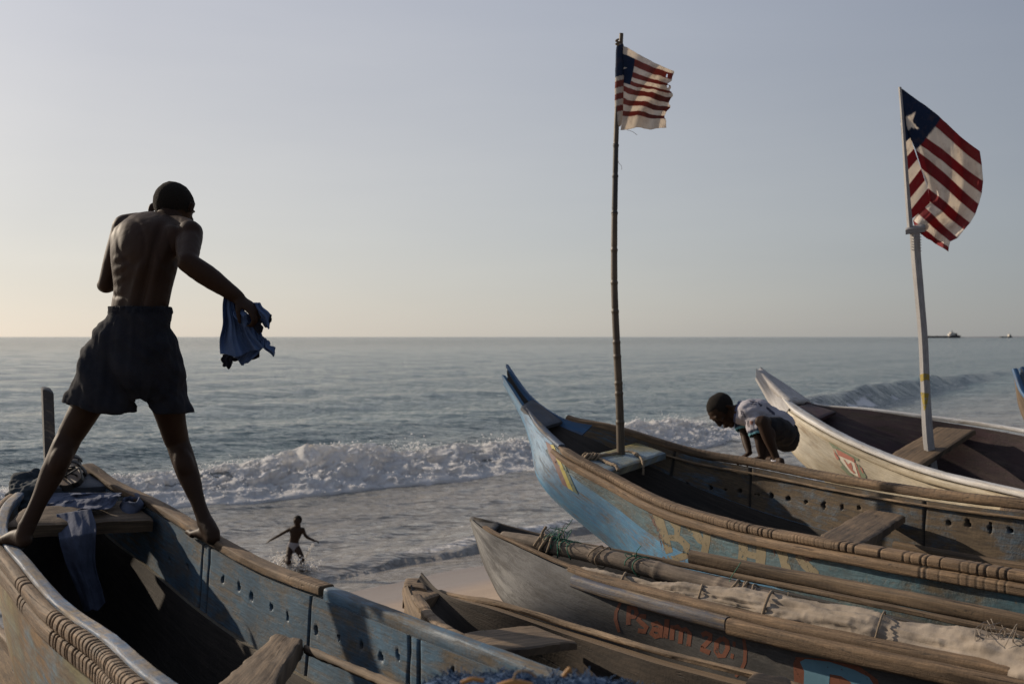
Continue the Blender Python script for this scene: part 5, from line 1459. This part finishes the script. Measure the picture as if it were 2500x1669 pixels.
# right mast: white plank with a short cross piece
YM = 6.78
mast = empty('flagpole', P(2270, 1092, YM), 'white painted post with a short crosspiece standing in the white canoe', 'flagpole')
MAT['mast'] = painted('grey_white_mast_paint', ((0.27, 0.265, 0.27), (0.35, 0.34, 0.335)), (WD, (.3, .24, .17)), .78, gs=(3, 40), scale=5, grime=.2, stain=(.3, .25, .2))
def post(name, ctrl, w, d_, mat, parent, n=90, ang_=.5):
    p = path(ctrl, n); w = np.interp(np.linspace(0, 1, n), np.linspace(0, 1, len(w)), w)
    a = np.array([-1, -.8, .8, 1, 1, .8, -.8, -1]); b = np.array([-.8, -1, -1, -.8, .8, 1, 1, .8])
    x_ = a * math.cos(ang_) - b * d_ * math.sin(ang_); y_ = a * math.sin(ang_) + b * d_ * math.cos(ang_)
    v = p[:, None] + np.stack([w[:, None] / 2 * x_[None], w[:, None] / 2 * y_[None], 0 * w[:, None] * x_[None]], -1)
    f = [list(t) for t in gridf(n, 8, wv=True)] + [list(range(8)), list(range((n - 1) * 8, n * 8))[::-1]]
    uv = np.stack([np.repeat(np.linspace(0, 2, n), 8), np.tile(np.arange(8) * .03, n)], 1)
    o = mk(name, v.reshape(-1, 3), f, mat, parent, uv=uv, smooth=False); return o
mpost = post('mast_post', [P(2279, 1165, YM), P(2268, 1085, YM), P(2259, 940, YM), P(2254, 830, YM), P(2243, 700, YM), P(2236, 618, YM), P(2233, 552, YM)], [.062, .060, .053, .052, .052, .055, .055], .8, MAT['mast'], mast, ang_=.35)
board('crosspiece', [P(2210, 558, YM - .05), P(2212, 553, YM + .03), P(2259, 544, YM + .05), P(2258, 551, YM - .03)], .042, MAT['mast'], mast, nx=12, ny=6)
post('upper_stick', [P(2222, 556, YM - .01), P(2216, 480, YM - .01), P(2208, 360, YM - .01), P(2201, 260, YM - .01), P(2197, 213, YM - .01)], [.03, .026, .022, .018, .016], 1, MAT['mast'], mast, ang_=.3)
rr_ = [P(2233 + 14 * math.cos(t), 575 + t * 1.05, YM + .028 * math.sin(t)) for t in np.linspace(0, 60, 260)]
tube_obj('binding', [P(2236 + 13.5 * math.cos(t), 572 + t * 1.05, YM + .040 * math.sin(t)) for t in np.linspace(0, 40, 200)], .0018, MAT['mast'], mast, n=500, nseg=5)
mb = BVHTree.FromPolygons([tuple(np.array(x.co) + BASE[mast.name]) for x in mpost.data.vertices], [tuple(x.vertices) for x in mpost.data.polygons])
yel = worn_paint('worn_yellow_mast_paint', (.30, .22, .03), .74, 40)
decal('yellow_patch', [[(2246, 914), (2258, 911), (2274, 915), (2273, 930), (2262, 926), (2248, 931)]], mb, yel, mast, off=.0015, step=4)
decal('yellow_patch', [[(2248, 957), (2268, 960), (2265, 978), (2260, 998), (2256, 1002), (2252, 978)]], mb, yel, mast, off=.0015, step=4)
# right flag: a strip beside the stick in its own shade and the wide fly
cro, csc = (2150, 190), 300 / 1045.
K11 = np.arange(12) / 11.
Hh = [(155, 75), (160, 150), (165, 235), (170, 330), (177, 450), (185, 575), (200, 695), (207, 818), (220, 938), (232, 1050), (236, 1150), (240, 1225)]
Rl = [(200, 105), (205, 190), (210, 270), (222, 360), (235, 430), (255, 508), (285, 602), (315, 692), (345, 772), (378, 875), (402, 940), (420, 1062)]
Rr = [(198, 103), (205, 230), (222, 400), (258, 520), (298, 608), (350, 775), (405, 938), (420, 1055), (365, 1085), (312, 1150), (275, 1210), (300, 1300)]
Ff = [(845, 625), (862, 745), (873, 875), (860, 982), (835, 1072), (805, 1160), (762, 1232), (710, 1292), (655, 1362), (592, 1392), (580, 1440), (578, 1478)]
fl = empty('flag', P(2197, 213, YM), 'large striped flag with one white star on blue, folded beside the white post', 'flag', 'striped flags flying over the canoes')
vv, u, G, sag = flag_grid([(k, *b) for k, b in zip(K11, Hh)], [(k, *b) for k, b in zip(K11, Rl)], 50, 0, 0, 0, 0, cro, csc)
vg, ug = np.meshgrid(vv, u, indexing='ij')
Yd = YM - .005 + .06 * ug * sstep(.05, .5, vg) + .012 * np.sin(vg * 25) * ug
va = crop_to_world(G, Yd, cro, csc).reshape(-1, 3)
band = np.clip((vg.ravel() * 11).astype(int), 0, 10)
gx, gy = G[..., 0].ravel(), G[..., 1].ravel()
ca = np.where((band % 2 == 0)[:, None], RED, WHT)
ca[vg.ravel() < 5 / 11.] = BLU
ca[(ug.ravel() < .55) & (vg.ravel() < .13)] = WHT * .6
ca[pip(gx, gy, [(160, 372), (200, 392), (165, 410)])] = WHT
vv, u, G, sag = flag_grid([(k, *b) for k, b in zip(K11, Rr)], [(k, *b) for k, b in zip(K11, Ff)], 230, 0, 0, 0, 0, cro, csc)
vg, ug = np.meshgrid(vv, u, indexing='ij')
q = np.stack([vg.ravel() * 2, ug.ravel() * 3, 0 * ug.ravel()], 1)
G[..., 1] += -18 * sag * (1 - vg) * np.sin(ug * 5) + 7 * fbm(q * 2, 2, 421).reshape(vg.shape) * sag
G[..., 0] += sag * 8 * np.sin(vg * 6)
Yd = YM + .055 * (1 - ug) ** 2 * sstep(.05, .5, vg) + .03 * np.sin(ug * 3.4) * vg + .05 * sag * np.sin(ug * 7 + vg * 4) + .02 * fbm(q * 2, 3, 422).reshape(vg.shape) - .18 * sstep(.7, 1, ug) * (1 - vg * .5)
vb = crop_to_world(G, Yd, cro, csc).reshape(-1, 3)
gx, gy = G[..., 0].ravel(), G[..., 1].ravel()
band = np.clip((vg.ravel() * 11).astype(int), 0, 10)
cb = np.where((band % 2 == 0)[:, None], RED, WHT)
cant = (vg.ravel() < 4.05 / 11) & (gx < np.interp(gy, [340, 365, 415, 490, 550, 612], [508, 498, 465, 405, 360, 300]))
cb[cant] = BLU
cb[pip(gx, gy, [(300, 288), (272, 372), (333, 440), (258, 423), (236, 454), (210, 405), (203, 335), (248, 320)])] = WHT
nA = len(va)
fcs = np.concatenate([gridf(150, 50), gridf(150, 230, off=nA)])
o = mk('flag_cloth', np.concatenate([va, vb]), fcs, MAT['flag'], fl, cols=np.concatenate([ca, cb]))
sol = o.modifiers.new('thickness', 'SOLIDIFY'); sol.thickness = .002

# ------------------------------------------------------------------ cloth and small things
def cloth_sheet(name, left, right, Yl, mat, parent=None, nu=60, nv=90, amp=.02, fr=(9, 2), seed=0, origin=None, pix=P, depth=None, back=0.0):
    """hanging cloth between two pixel outlines, with folds in depth"""
    vv = np.linspace(0, 1, nv); u = np.linspace(0, 1, nu)
    l = path([(x, y, 0) for x, y in left], nv)[:, :2]; r = path([(x, y, 0) for x, y in right], nv)[:, :2]
    G = l[:, None] * (1 - u)[None, :, None] + r[:, None] * u[None, :, None]
    G[..., 1] += (9 * np.sin(u * np.pi) + 5 * np.sin(u * 9 + seed) * np.sin(u * np.pi))[None] * (vv ** 3)[:, None]
    G[..., 0] += (4 * np.sin(vv * 7 + seed) * np.sin(vv * np.pi))[:, None]
    vg, ug = np.meshgrid(vv, u, indexing='ij')
    q = np.stack([ug.ravel() * fr[0] * .35, vg.ravel() * fr[1] * .5, 0 * ug.ravel()], 1)
    fold = (np.sin(ug * fr[0] + 2.2 * fbm(q, 2, seed).reshape(vg.shape) + vg * fr[1]) * .6 + fbm(q * 2.2, 3, seed + 3).reshape(vg.shape)) * amp
    Yv = np.interp(vv, np.linspace(0, 1, len(Yl)), Yl)[:, None]
    Yd = Yv + fold + back * ug
    w = np.stack([(G[..., 0] - 1250) / FPX * Yd, Yd, H - (G[..., 1] - 822) / FPX * Yd], -1)
    o = mk(name, w.reshape(-1, 3), gridf(nv, nu), mat, parent, uv=np.stack([ug.ravel() * .3, vg.ravel() * .5], 1), origin=origin)
    sol = o.modifiers.new('thickness', 'SOLIDIFY'); sol.thickness = .003
    return o
MAT['blue_shirt'] = cloth_mat('blue_jersey_cloth', (0.115, 0.18, 0.33), (0.085, 0.135, 0.26), trans=.3)
MAT['navy'] = cloth_mat('navy_trim_cloth', (0.01, 0.011, 0.018))
hs = empty('shirt', wR + np.array([.06, 0, -.09]), 'blue jersey with dark trim gripped in the right hand of the man', 'shirt')
def S4(x, y): return (x * 700 / 2287., 420 + y * 480 / 1568.)
yb = 4.07
cloth_sheet('front_panel', [S4(1790, 975), S4(1765, 1180), S4(1757, 1450)], [S4(1880, 1010), S4(1960, 1220), S4(2105, 1400)], (yb, yb, yb), MAT['blue_shirt'], hs, amp=.022, fr=(11, 1), seed=501)
cloth_sheet('side_panel', [S4(1800, 1000), S4(1880, 1250), S4(1850, 1460)], [S4(2030, 1180), S4(2110, 1350), S4(1975, 1522)], (yb + .03, yb + .03, yb + .05), MAT['blue_shirt'], hs, amp=.025, fr=(8, 3), seed=511)
cloth_sheet('back_panel', [S4(1830, 1000), S4(1860, 1200), S4(1780, 1475)], [S4(2000, 1150), S4(2075, 1350), S4(2070, 1475)], (yb + .06, yb + .06, yb + .08), MAT['navy'], hs, amp=.02, fr=(7, 2), seed=521)
cloth_sheet('dark_hem', [S4(1777, 1452), S4(1776, 1500), S4(1772, 1540)], [S4(1850, 1455), S4(1852, 1500), S4(1850, 1530)], (yb + .01, yb + .01, yb + .01), MAT['navy'], hs, amp=.006, seed=523, nv=20, nu=20)
cloth_sheet('sleeve', [S4(2010, 1040), S4(2060, 1170), S4(2120, 1240)], [S4(2075, 1040), S4(2130, 1110), S4(2162, 1175)], (yb - .01, yb - .02, yb), MAT['blue_shirt'], hs, amp=.014, fr=(7, 1), seed=531, nv=40, nu=30)
cloth_sheet('dark_cuff', [S4(2115, 1238), S4(2135, 1235)], [S4(2140, 1120), S4(2166, 1165)], (yb + .005, yb + .005), MAT['navy'], hs, amp=.004, seed=533, nv=12, nu=16)
cloth_sheet('sleeve', [S4(2080, 1300), S4(2110, 1390), S4(2180, 1460)], [S4(2140, 1345), S4(2160, 1375), S4(2195, 1400)], (yb + .01, yb, yb), MAT['blue_shirt'], hs, amp=.012, fr=(6, 1), seed=541, nv=40, nu=30)
cloth_sheet('collar', [S4(1865, 1120), S4(1885, 1180), S4(1930, 1215)], [S4(1900, 1080), S4(1960, 1130), S4(1985, 1190)], (yb - .035, yb - .045, yb - .03), MAT['blue_shirt'], hs, amp=.01, fr=(5, 1), seed=551, nv=30, nu=20)
cloth_sheet('inner_lining', [S4(2000, 1190), S4(2040, 1250), S4(2055, 1280)], [S4(2060, 1170), S4(2090, 1215), S4(2100, 1245)], (yb - .02, yb - .03, yb - .02), MAT['navy'], hs, amp=.006, seed=553, nv=20, nu=16)

# trousers thrown over the bow board of the left canoe
MAT['denim'] = cloth_mat('faded_slate_cloth', (0.085, 0.10, 0.15), (0.055, 0.066, 0.10))
def S5(x, y): return (x * 380 / 2292., 1100 + y * 260 / 1568.)
tro = empty('trousers', P(160, 1240, 4.55), 'slate blue trousers draped over the bow board with one leg hanging into the canoe', 'trousers')
cloth_sheet('trouser_seat', [S5(640, 760), S5(600, 900), S5(700, 1020)], [S5(1760, 660), S5(1700, 780), S5(1180, 850)], (4.68, 4.58, 4.50), MAT['denim'], tro, nu=110, nv=60, amp=.022, fr=(14, 5), seed=601)
cloth_sheet('trouser_top', [S5(720, 615), S5(680, 690), S5(640, 770)], [S5(1790, 615), S5(1780, 640), S5(1760, 665)], (4.78, 4.74, 4.68), MAT['denim'], tro, nu=90, nv=40, amp=.018, fr=(11, 3), seed=605)
cloth_sheet('trouser_leg', [S5(830, 930), S5(870, 1300), S5(960, 1560), (178, 1420), (205, 1492)], [S5(1340, 850), S5(1400, 1100), S5(1415, 1400), (236, 1400), (258, 1470)], (4.46, 4.36, 4.36, 4.38, 4.40), MAT['denim'], tro, nu=50, nv=110, amp=.028, fr=(4.5, 2.5), seed=611)
wb_c = [P(*S5(1790 + 150 * (1 - math.cos(t)) , 700 - 60 * math.sin(t) + 25 * math.cos(t)), 4.73 + .09 * math.sin(t)) for t in np.linspace(0, 2 * np.pi, 30)]
n1, n2 = 60, 14
wc = path(wb_c, n1)
rows = []
for j, hgt in enumerate(np.linspace(0, 1, n2)):
    rows.append(wc + np.array([0, 0, -.075 * hgt]) + np.stack([.008 * np.sin(hgt * 6 + np.linspace(0, 9, n1)), .008 * np.cos(hgt * 5 + np.linspace(0, 7, n1)), .004 * np.sin(np.linspace(0, 25, n1))], 1))
o = mk('waistband', np.stack(rows, 1).reshape(-1, 3), gridf(n1, n2), MAT['denim'], tro)
sol = o.modifiers.new('thickness', 'SOLIDIFY'); sol.thickness = .006
# dark bundle of clothes by the left rail
bm = bmesh.new()
ring_tube(bm, [P(88, 1170, 4.98), P(62, 1185, 4.9), P(52, 1205, 4.82), P(62, 1240, 4.72)], [(.05, .05), (.075, .07), (.07, .06), (.035, .05)], Y_, 14)
ell(bm, P(85, 1200, 4.82), (.09, .07, .07))
v, f, nr = bake(bm, .007, 3)
v = v + nr * (fbm(v * [15, 15, 24], 3, 621) * .03)[:, None]
tag(mk('folded_shorts', v, f, cloth_mat('dark_teal_cloth', (0.018, 0.026, 0.032), (0.03, 0.04, 0.05)), origin=v.mean(0)), 'dark crumpled shorts bundled on the left rail beside the stem post', 'shorts')
# sandals
MAT['sandal'] = plain('black_sandal_rubber', (0.014, 0.012, 0.011), .6, bump=.3)
MAT['insole'] = plain('worn_sandal_insole', (0.13, 0.095, 0.07), .5)
def sandal(label, heel, toe, up, L=.26):
    heel, toe = np.asarray(heel, float), np.asarray(toe, float)
    d = unit(toe - heel); up = unit(np.asarray(up, float) - d * np.dot(up, d)); sd = np.cross(d, up)
    r = empty('sandal', heel, label, 'sandal', 'sandals on the bow deck')
    t = np.linspace(0, 1, 22)
    wd = np.interp(t, [0, .04, .12, .3, .5, .75, .9, .97, 1], [.008, .028, .036, .034, .036, .048, .042, .026, .008]) * L / .26
    for nm, th, mt, lift, k in (('sole', .024, 'sandal', 0, 1), ('insole', .004, 'insole', .0045, .93)):
        c_ = heel + d * (t * L)[:, None] + up * (.008 * np.sin(t * 3.1) + lift)[:, None]
        l, r2 = c_ + sd * (wd * k)[:, None], c_ - sd * (wd * k)[:, None]
        vv = np.concatenate([l, r2, l - up * th, r2 - up * th]); n = 22
        f = []
        for i in range(n - 1):
            f += [[i, i + 1, n + i + 1, n + i], [2 * n + i, 3 * n + i, 3 * n + i + 1, 2 * n + i + 1], [i, 2 * n + i, 2 * n + i + 1, i + 1], [n + i, n + i + 1, 3 * n + i + 1, 3 * n + i]]
        f += [[0, n, 3 * n, 2 * n], [n - 1, 3 * n - 1, 4 * n - 1, 2 * n - 1]]
        mk(nm, vv, f, MAT[mt], r, smooth=False)
    for a_, w_, h_ in ((.64, .05, .05), (.46, .038, .058)):
        c_ = heel + d * L * a_
        k = 16
        pts_ = [c_ + sd * w_ * math.cos(x) * 1.05 + up * h_ * math.sin(x) for x in np.linspace(0, np.pi, k)]
        rows = np.stack([[p - d * .016 for p in pts_], [p + d * .016 for p in pts_]], 1)
        o = mk('strap', rows.reshape(-1, 3), gridf(k, 2), MAT['sandal'], r)
        sm_ = o.modifiers.new('thickness', 'SOLIDIFY'); sm_.thickness = .004
    pts_ = [heel + d * L * .42 + sd * .036, heel + d * .01 + sd * .03 + up * .06, heel - d * .012 + up * .07, heel + d * .01 - sd * .03 + up * .06, heel + d * L * .42 - sd * .036]
    tube_obj('heel_strap', pts_, .005, MAT['sandal'], r, n=24, nseg=6)
sandal('black strapped sandal tipped up on the bow deck, nearer the stem post', P(186, 1178, 4.86), P(172, 1128, 5.02), unit([-.25, -.55, .75]))
sandal('black strapped sandal lying flat on the bow deck beside the tipped one', P(158, 1186, 4.84), P(190, 1150, 5.06), [0, 0, 1])

# rope on the mast thwart of the middle canoe
def c6(x, y, Y): return P(1200 + x * 360 / 2091., 880 + y * 270 / 1568., Y)
rp = empty('rope', c6(1500, 1350, 5.9), 'frayed rope tied round the foot of the bamboo pole', 'rope')
tube_obj('rope_strand', [c6(1290, 1390, 5.84), c6(1400, 1335, 5.86), c6(1500, 1345, 5.9), c6(1650, 1335, 5.95), c6(1790, 1310, 6.0), c6(1850, 1295, 6.05), c6(1990, 1305, 6.03), c6(2085, 1345, 5.95)], .011, MAT['rope'], rp, n=90, nseg=8, jitter=.5, seed=3)
tube_obj('rope_strand', [c6(1470, 1350, 5.87), c6(1560, 1400, 5.82), c6(1680, 1460, 5.74), c6(1760, 1490, 5.69), c6(1800, 1560, 5.66)], .010, MAT['rope'], rp, n=60, nseg=8, jitter=.4, seed=4)
tube_obj('rope_strand', [c6(2085, 1345, 5.95), c6(2130, 1400, 5.88), c6(2150, 1480, 5.84), c6(2150, 1620, 5.84)], .007, MAT['rope'], rp, n=40, nseg=8, jitter=.4, seed=5)
for i in range(4):
    a_ = c6(1330 + 55 * i, 1360 + (i % 2) * 10, 5.85)
    tube_obj('knot', [a_ + np.array([.018 * math.cos(t), .02 * math.sin(t), .016 * math.sin(t * 1.3)]) for t in np.linspace(0, 6.5, 14)], .008, MAT['rope'], rp, n=30, nseg=7, jitter=.4, seed=6 + i)

# spar, cloth and ties inside the grey dugout
MAT['spar'] = wood('peeled_spar_wood', (0.10, 0.075, 0.055), (0.27, 0.205, 0.15), gs=(3, 30), bump=.4)
sp_c = [P(1228, 1310, 4.50), P(1330, 1330, 4.34), P(1450, 1354, 4.17), P(1580, 1386, 4.0), P(1700, 1417, 3.85), P(1820, 1448, 3.70), P(1940, 1482, 3.56), P(2050, 1512, 3.44)]
spp = path(sp_c, 160)
r_ = np.interp(np.linspace(0, 1, 160), [0, .1, .5, 1], [.026, .033, .036, .032])
for kx in (.18, .33, .52, .7, .86): r_ = r_ + .004 * np.exp(-((np.linspace(0, 1, 160) - kx) / .008) ** 2)
v, f, uv = sweep(spp, r_, 14, .06, 9)
tag(mk('spar', v, f, MAT['spar'], uv=uv, origin=spp[80]), 'long peeled wooden spar lying along the inside of the grey dugout', 'spar')
MAT['sail'] = cloth_mat('dusty_white_sailcloth', (0.30, 0.25, 0.20), (0.20, 0.165, 0.13), rough=.95, crease=.3)
sc_ = path([P(1390, 1390, 4.13), P(1450, 1404, 4.05), P(1540, 1428, 3.91), P(1640, 1446, 3.78), P(1760, 1466, 3.64), P(1880, 1490, 3.50), P(2000, 1518, 3.36), P(2130, 1546, 3.22), P(2280, 1580, 3.08), P(2420, 1612, 2.95), P(2560, 1640, 2.80)], 420)
tt = np.linspace(0, 1, 420)
rad = np.interp(tt, [0, .05, .15, .2, .3, .34, .45, .6, .72, .74, .85, 1], [.012, .030, .036, .028, .045, .04, .058, .068, .072, .054, .076, .08])
NS = 60
v, f, uv = sweep(sc_, rad, NS, 0, 0, flat=.85)
vn = v[:420 * NS].reshape(420, NS, 3)
dirs = unit(vn - sc_[:, None])
aa = np.linspace(0, 2 * np.pi, NS, endpoint=False)
q = np.stack([np.repeat(tt * 22, NS), np.tile(np.cos(aa) * 1.6, 420), np.tile(np.sin(aa) * 1.6, 420)], 1)
wr = (fbm(q * [.5, 1, 1], 3, 701) * .022 + (1 - np.abs(fbm(q * [.22, 3.0, 3.0], 3, 707)) * 2 - .5) * .013 + (1 - np.abs(fbm(q * [1.5, 2.2, 2.2], 2, 711)) * 2 - .5) * .005).reshape(420, NS)
vn = vn + dirs * wr[..., None]
v = np.concatenate([vn.reshape(-1, 3)])
sail = empty('sail', sc_[210], 'dusty white sailcloth rolled and tied along the inside of the grey dugout', 'sail')
mk('cloth_roll', v, f, MAT['sail'], sail, uv=uv)
def tie(i, mat, r=.004, off=0.0, parent=None, name='tie'):
    c_ = sc_[i]; T = unit(sc_[min(i + 3, 419)] - sc_[i - 3]); S_ = unit(np.cross(T, [0, 0, 1])); U_ = np.cross(S_, T)
    R = rad[i] * 1.04 + .008
    return tube_obj(name, [c_ + S_ * R * math.cos(t) + U_ * R * .92 * math.sin(t) + T * .03 * math.sin(t + 1) for t in np.linspace(0, 6.28, 18)], r, mat, parent, n=50, nseg=6)
for i in (62, 142, 206, 300): tie(i, MAT['rope'], .0035 + .0012 * (i % 3), parent=sail)
for k in range(40):
    i = RNG.integers(375, 415); c_ = sc_[i] + np.array([RNG.normal(0, .02), RNG.normal(0, .02), rad[i] * .9])
    tube_obj('loose_thread', [c_, c_ + RNG.normal(0, .012, 3) + [0, 0, .012], c_ + RNG.normal(0, .022, 3) + [0, 0, .016]], .0013, MAT['sail'], sail, n=8, nseg=4)
tw = empty('twine', P(1325, 1325, 4.33), 'green twine and frayed rope lashed round the spar near the bow of the grey dugout', 'twine')
for j, (k, mt, rr_) in enumerate(((22, 'rope', .007), (25, 'rope', .006), (30, 'twine', .003), (36, 'twine', .0025), (70, 'twine', .0025), (52, 'rope', .003), (117, 'rope', .005), (121, 'rope', .004))):
    c_ = spp[k]; T = unit(spp[k + 2] - spp[k - 2]); S_ = unit(np.cross(T, [0, 0, 1])); U_ = np.cross(S_, T)
    R = r_[k] * 1.08 + rr_
    tube_obj('wrap', [c_ + S_ * R * math.cos(t) + U_ * R * math.sin(t) + T * (.012 * math.sin(2 * t + j) + .006 * t) for t in np.linspace(0, 9, 26)], rr_, MAT[mt], tw, n=60, nseg=6)
tube_obj('rope_end', [P(1318, 1335, 4.31), P(1322, 1312, 4.32), P(1324, 1300, 4.32), P(1334, 1285, 4.31)], .006, MAT['rope'], tw, n=24, nseg=7, jitter=.5)
for k in range(26):
    b_ = spp[int(RNG.choice([28, 32, 36, 72, 118]))] + np.array([0, 0, .035])
    tube_obj('loose_end', [b_, b_ + RNG.normal(0, .02, 3) + [0, 0, .012], b_ + RNG.normal(0, .035, 3) + [0, 0, .012]], .0016, MAT['twine'] if k % 3 else MAT['rope'], tw, n=10, nseg=4)
def tuft(name, label, base_, mat, n, h_, cat, spread=.5):
    r = empty(name, base_, label, cat)
    vs_, fs_ = [], []
    for k in range(n):
        d_ = unit(np.array([RNG.normal(0, spread), RNG.normal(0, spread), 1.0]))
        b = base_ + np.array([RNG.normal(0, .006), RNG.normal(0, .006), -.01])
        v, f, uv = sweep(path([b, b + d_ * h_ * .5, b + d_ * h_ * RNG.uniform(.8, 1.1) + [RNG.normal(0, .008), RNG.normal(0, .008), 0]], 6), .0011, 4)
        fs_ += [[i + len(vs_) for i in q_] for q_ in f]; vs_ += list(v)
    o = mk('strands', np.array(vs_), fs_, mat, r); o['kind'] = 'stuff'
tuft('twine_tuft', 'green frayed tuft of twine sticking up behind the rolled sailcloth', P(2064, 1505, 3.50), MAT['twine'], 34, .05, 'twine', .22)
tuft('rope_tuft', 'brown frayed rope tuft at the end of the peeled spar', P(1925, 1478, 3.56), MAT['rope'], 40, .05, 'rope', .9)

# blue net heaped in the stern of the left canoe, close to the lens
net_c = np.array([.08, 1.72])
gx, gy = np.meshgrid(np.linspace(-1, 1, 90), np.linspace(-1, 1, 60), indexing='ij')
rr2 = np.sqrt(gx ** 2 + gy ** 2)
px_, py_ = net_c[0] + gx * .42 + gy * .02, net_c[1] + gy * .22 - gx * .10
top = H - .608 - .22 * np.clip(np.sqrt((gx * .9) ** 2 + gy ** 2), 0, 1.3) ** 3.5
q = pts3(px_, py_)
z_ = top.ravel() + .016 * fbm(q * 16, 4, 801) 
MAT['net'] = plain('blue_fishing_net', (0.018, 0.055, 0.125), .85, bump=1.0, bscale=120)
net = mk('fishing_net', np.stack([q[:, 0], q[:, 1], z_], 1), gridf(90, 60), MAT['net'], origin=(net_c[0], net_c[1], H - 1.6))
tag(net, 'blue fishing net heaped in the stern of the left canoe at the bottom edge', 'fishing net', kind='stuff')
vs_, fs_ = [], []
for k in range(5200):
    i = RNG.integers(0, len(q)); b = np.array([q[i, 0], q[i, 1], z_[i]])
    d_ = RNG.normal(0, .0045, 3); d_[2] = abs(d_[2]) * .9
    v, f, uv = sweep(np.array([b - d_ * .2, b + d_ * .5 + RNG.normal(0, .003, 3), b + d_ + RNG.normal(0, .006, 3)]), .0011, 3)
    fs_ += [[j + len(vs_) for j in q_] for q_ in f[:-2]]; vs_ += list(v)
o = mk('net_strands', np.array(vs_), fs_, MAT['net'], net); o['kind'] = 'stuff'
MAT['float'] = plain('orange_float', (0.30, 0.145, 0.035), .6)
for pts_, rr_, lb in (([(1375, 1648), (1388, 1632), (1392, 1628)], .0035, 'short orange cord end poking up from the blue net, rightmost'), ([(1126, 1664), (1150, 1655), (1182, 1658)], .0035, 'orange cord lying across the blue net, leftmost'),
                     ([(1215, 1674), (1250, 1664), (1300, 1672)], .006, 'thick orange cord across the blue net at the bottom edge'), ([(1252, 1662), (1262, 1638), (1295, 1638), (1310, 1650)], .002, 'thin grey loop of cord standing out of the blue net')):
    c_ = [P(x, y + 2, 1.60) for x, y in pts_]
    tag(tube_obj('cord', c_, rr_, MAT['rope'] if 'grey' in lb else MAT['float'], n=24, nseg=8, origin=c_[0]), lb, 'cord', 'cords in the blue net')

# ships on the horizon
def ship(label, px0, px1, Y, k, flip):
    L_ = (px1 - px0) / FPX * Y; x0 = (px0 - 1250) / FPX * Y
    r = empty('cargo_ship', (x0 + L_ / 2, Y, 0), label, 'ship')
    bm = bmesh.new()
    def bxx(xa, xb, za, zb, w, rake=0):
        vs_ = [bm.verts.new((x0 + x, Y + y, z)) for x, y, z in ((xa, -w, za), (xb, -w, za), (xb, w, za), (xa, w, za), (xa - rake, -w, zb), (xb + rake, -w, zb), (xb + rake, w, zb), (xa - rake, w, zb))]
        for f in ((0, 1, 2, 3), (4, 5, 6, 7), (0, 1, 5, 4), (1, 2, 6, 5), (2, 3, 7, 6), (3, 0, 4, 7)): bm.faces.new([vs_[i] for i in f])
    bxx(3, L_ - 4, -1, 6.5 * k, 8, 3); bxx(L_ * .78, L_ - 2, 6.5 * k, 9 * k, 7.5, .5)
    bm_obj('hull', bm, MAT['ship_hull'], r, smooth=False)
    bm = bmesh.new(); bxx(L_ * .70, L_ * .86, 7 * k, 14 * k, 6); bxx(L_ * .74, L_ * .83, 14 * k, 19 * k, 5)
    bm_obj('bridge', bm, MAT['ship_white'], r, smooth=False)
    bm = bmesh.new(); bxx(L_ * .86, L_ * .92, 9 * k, 16 * k, 3); bxx(L_ * .79, L_ * .80, 19 * k, 26 * k, .8)
    bm_obj('funnel', bm, MAT['ship_hull'], r, smooth=False)
    if k >= 1:
        for t in (.2, .4, .58):
            bm = bmesh.new(); bxx(L_ * t, L_ * t + 1.2, 6 * k, 9 * k, .6); bm_obj('deck_crane', bm, MAT['ship_hull'], r, smooth=False)
MAT['ship_hull'] = plain('dark_ship_hull', (0.055, 0.045, 0.045), .7)
MAT['ship_white'] = plain('pale_ship_bridge', (0.55, 0.5, 0.44), .7)
ship('dark cargo ship with a pale bridge on the horizon right of the white post', 2250, 2344, 3400, 1.0, 0)
ship('small distant ship at the right end of the horizon', 2442, 2470, 4300, .8, 0)
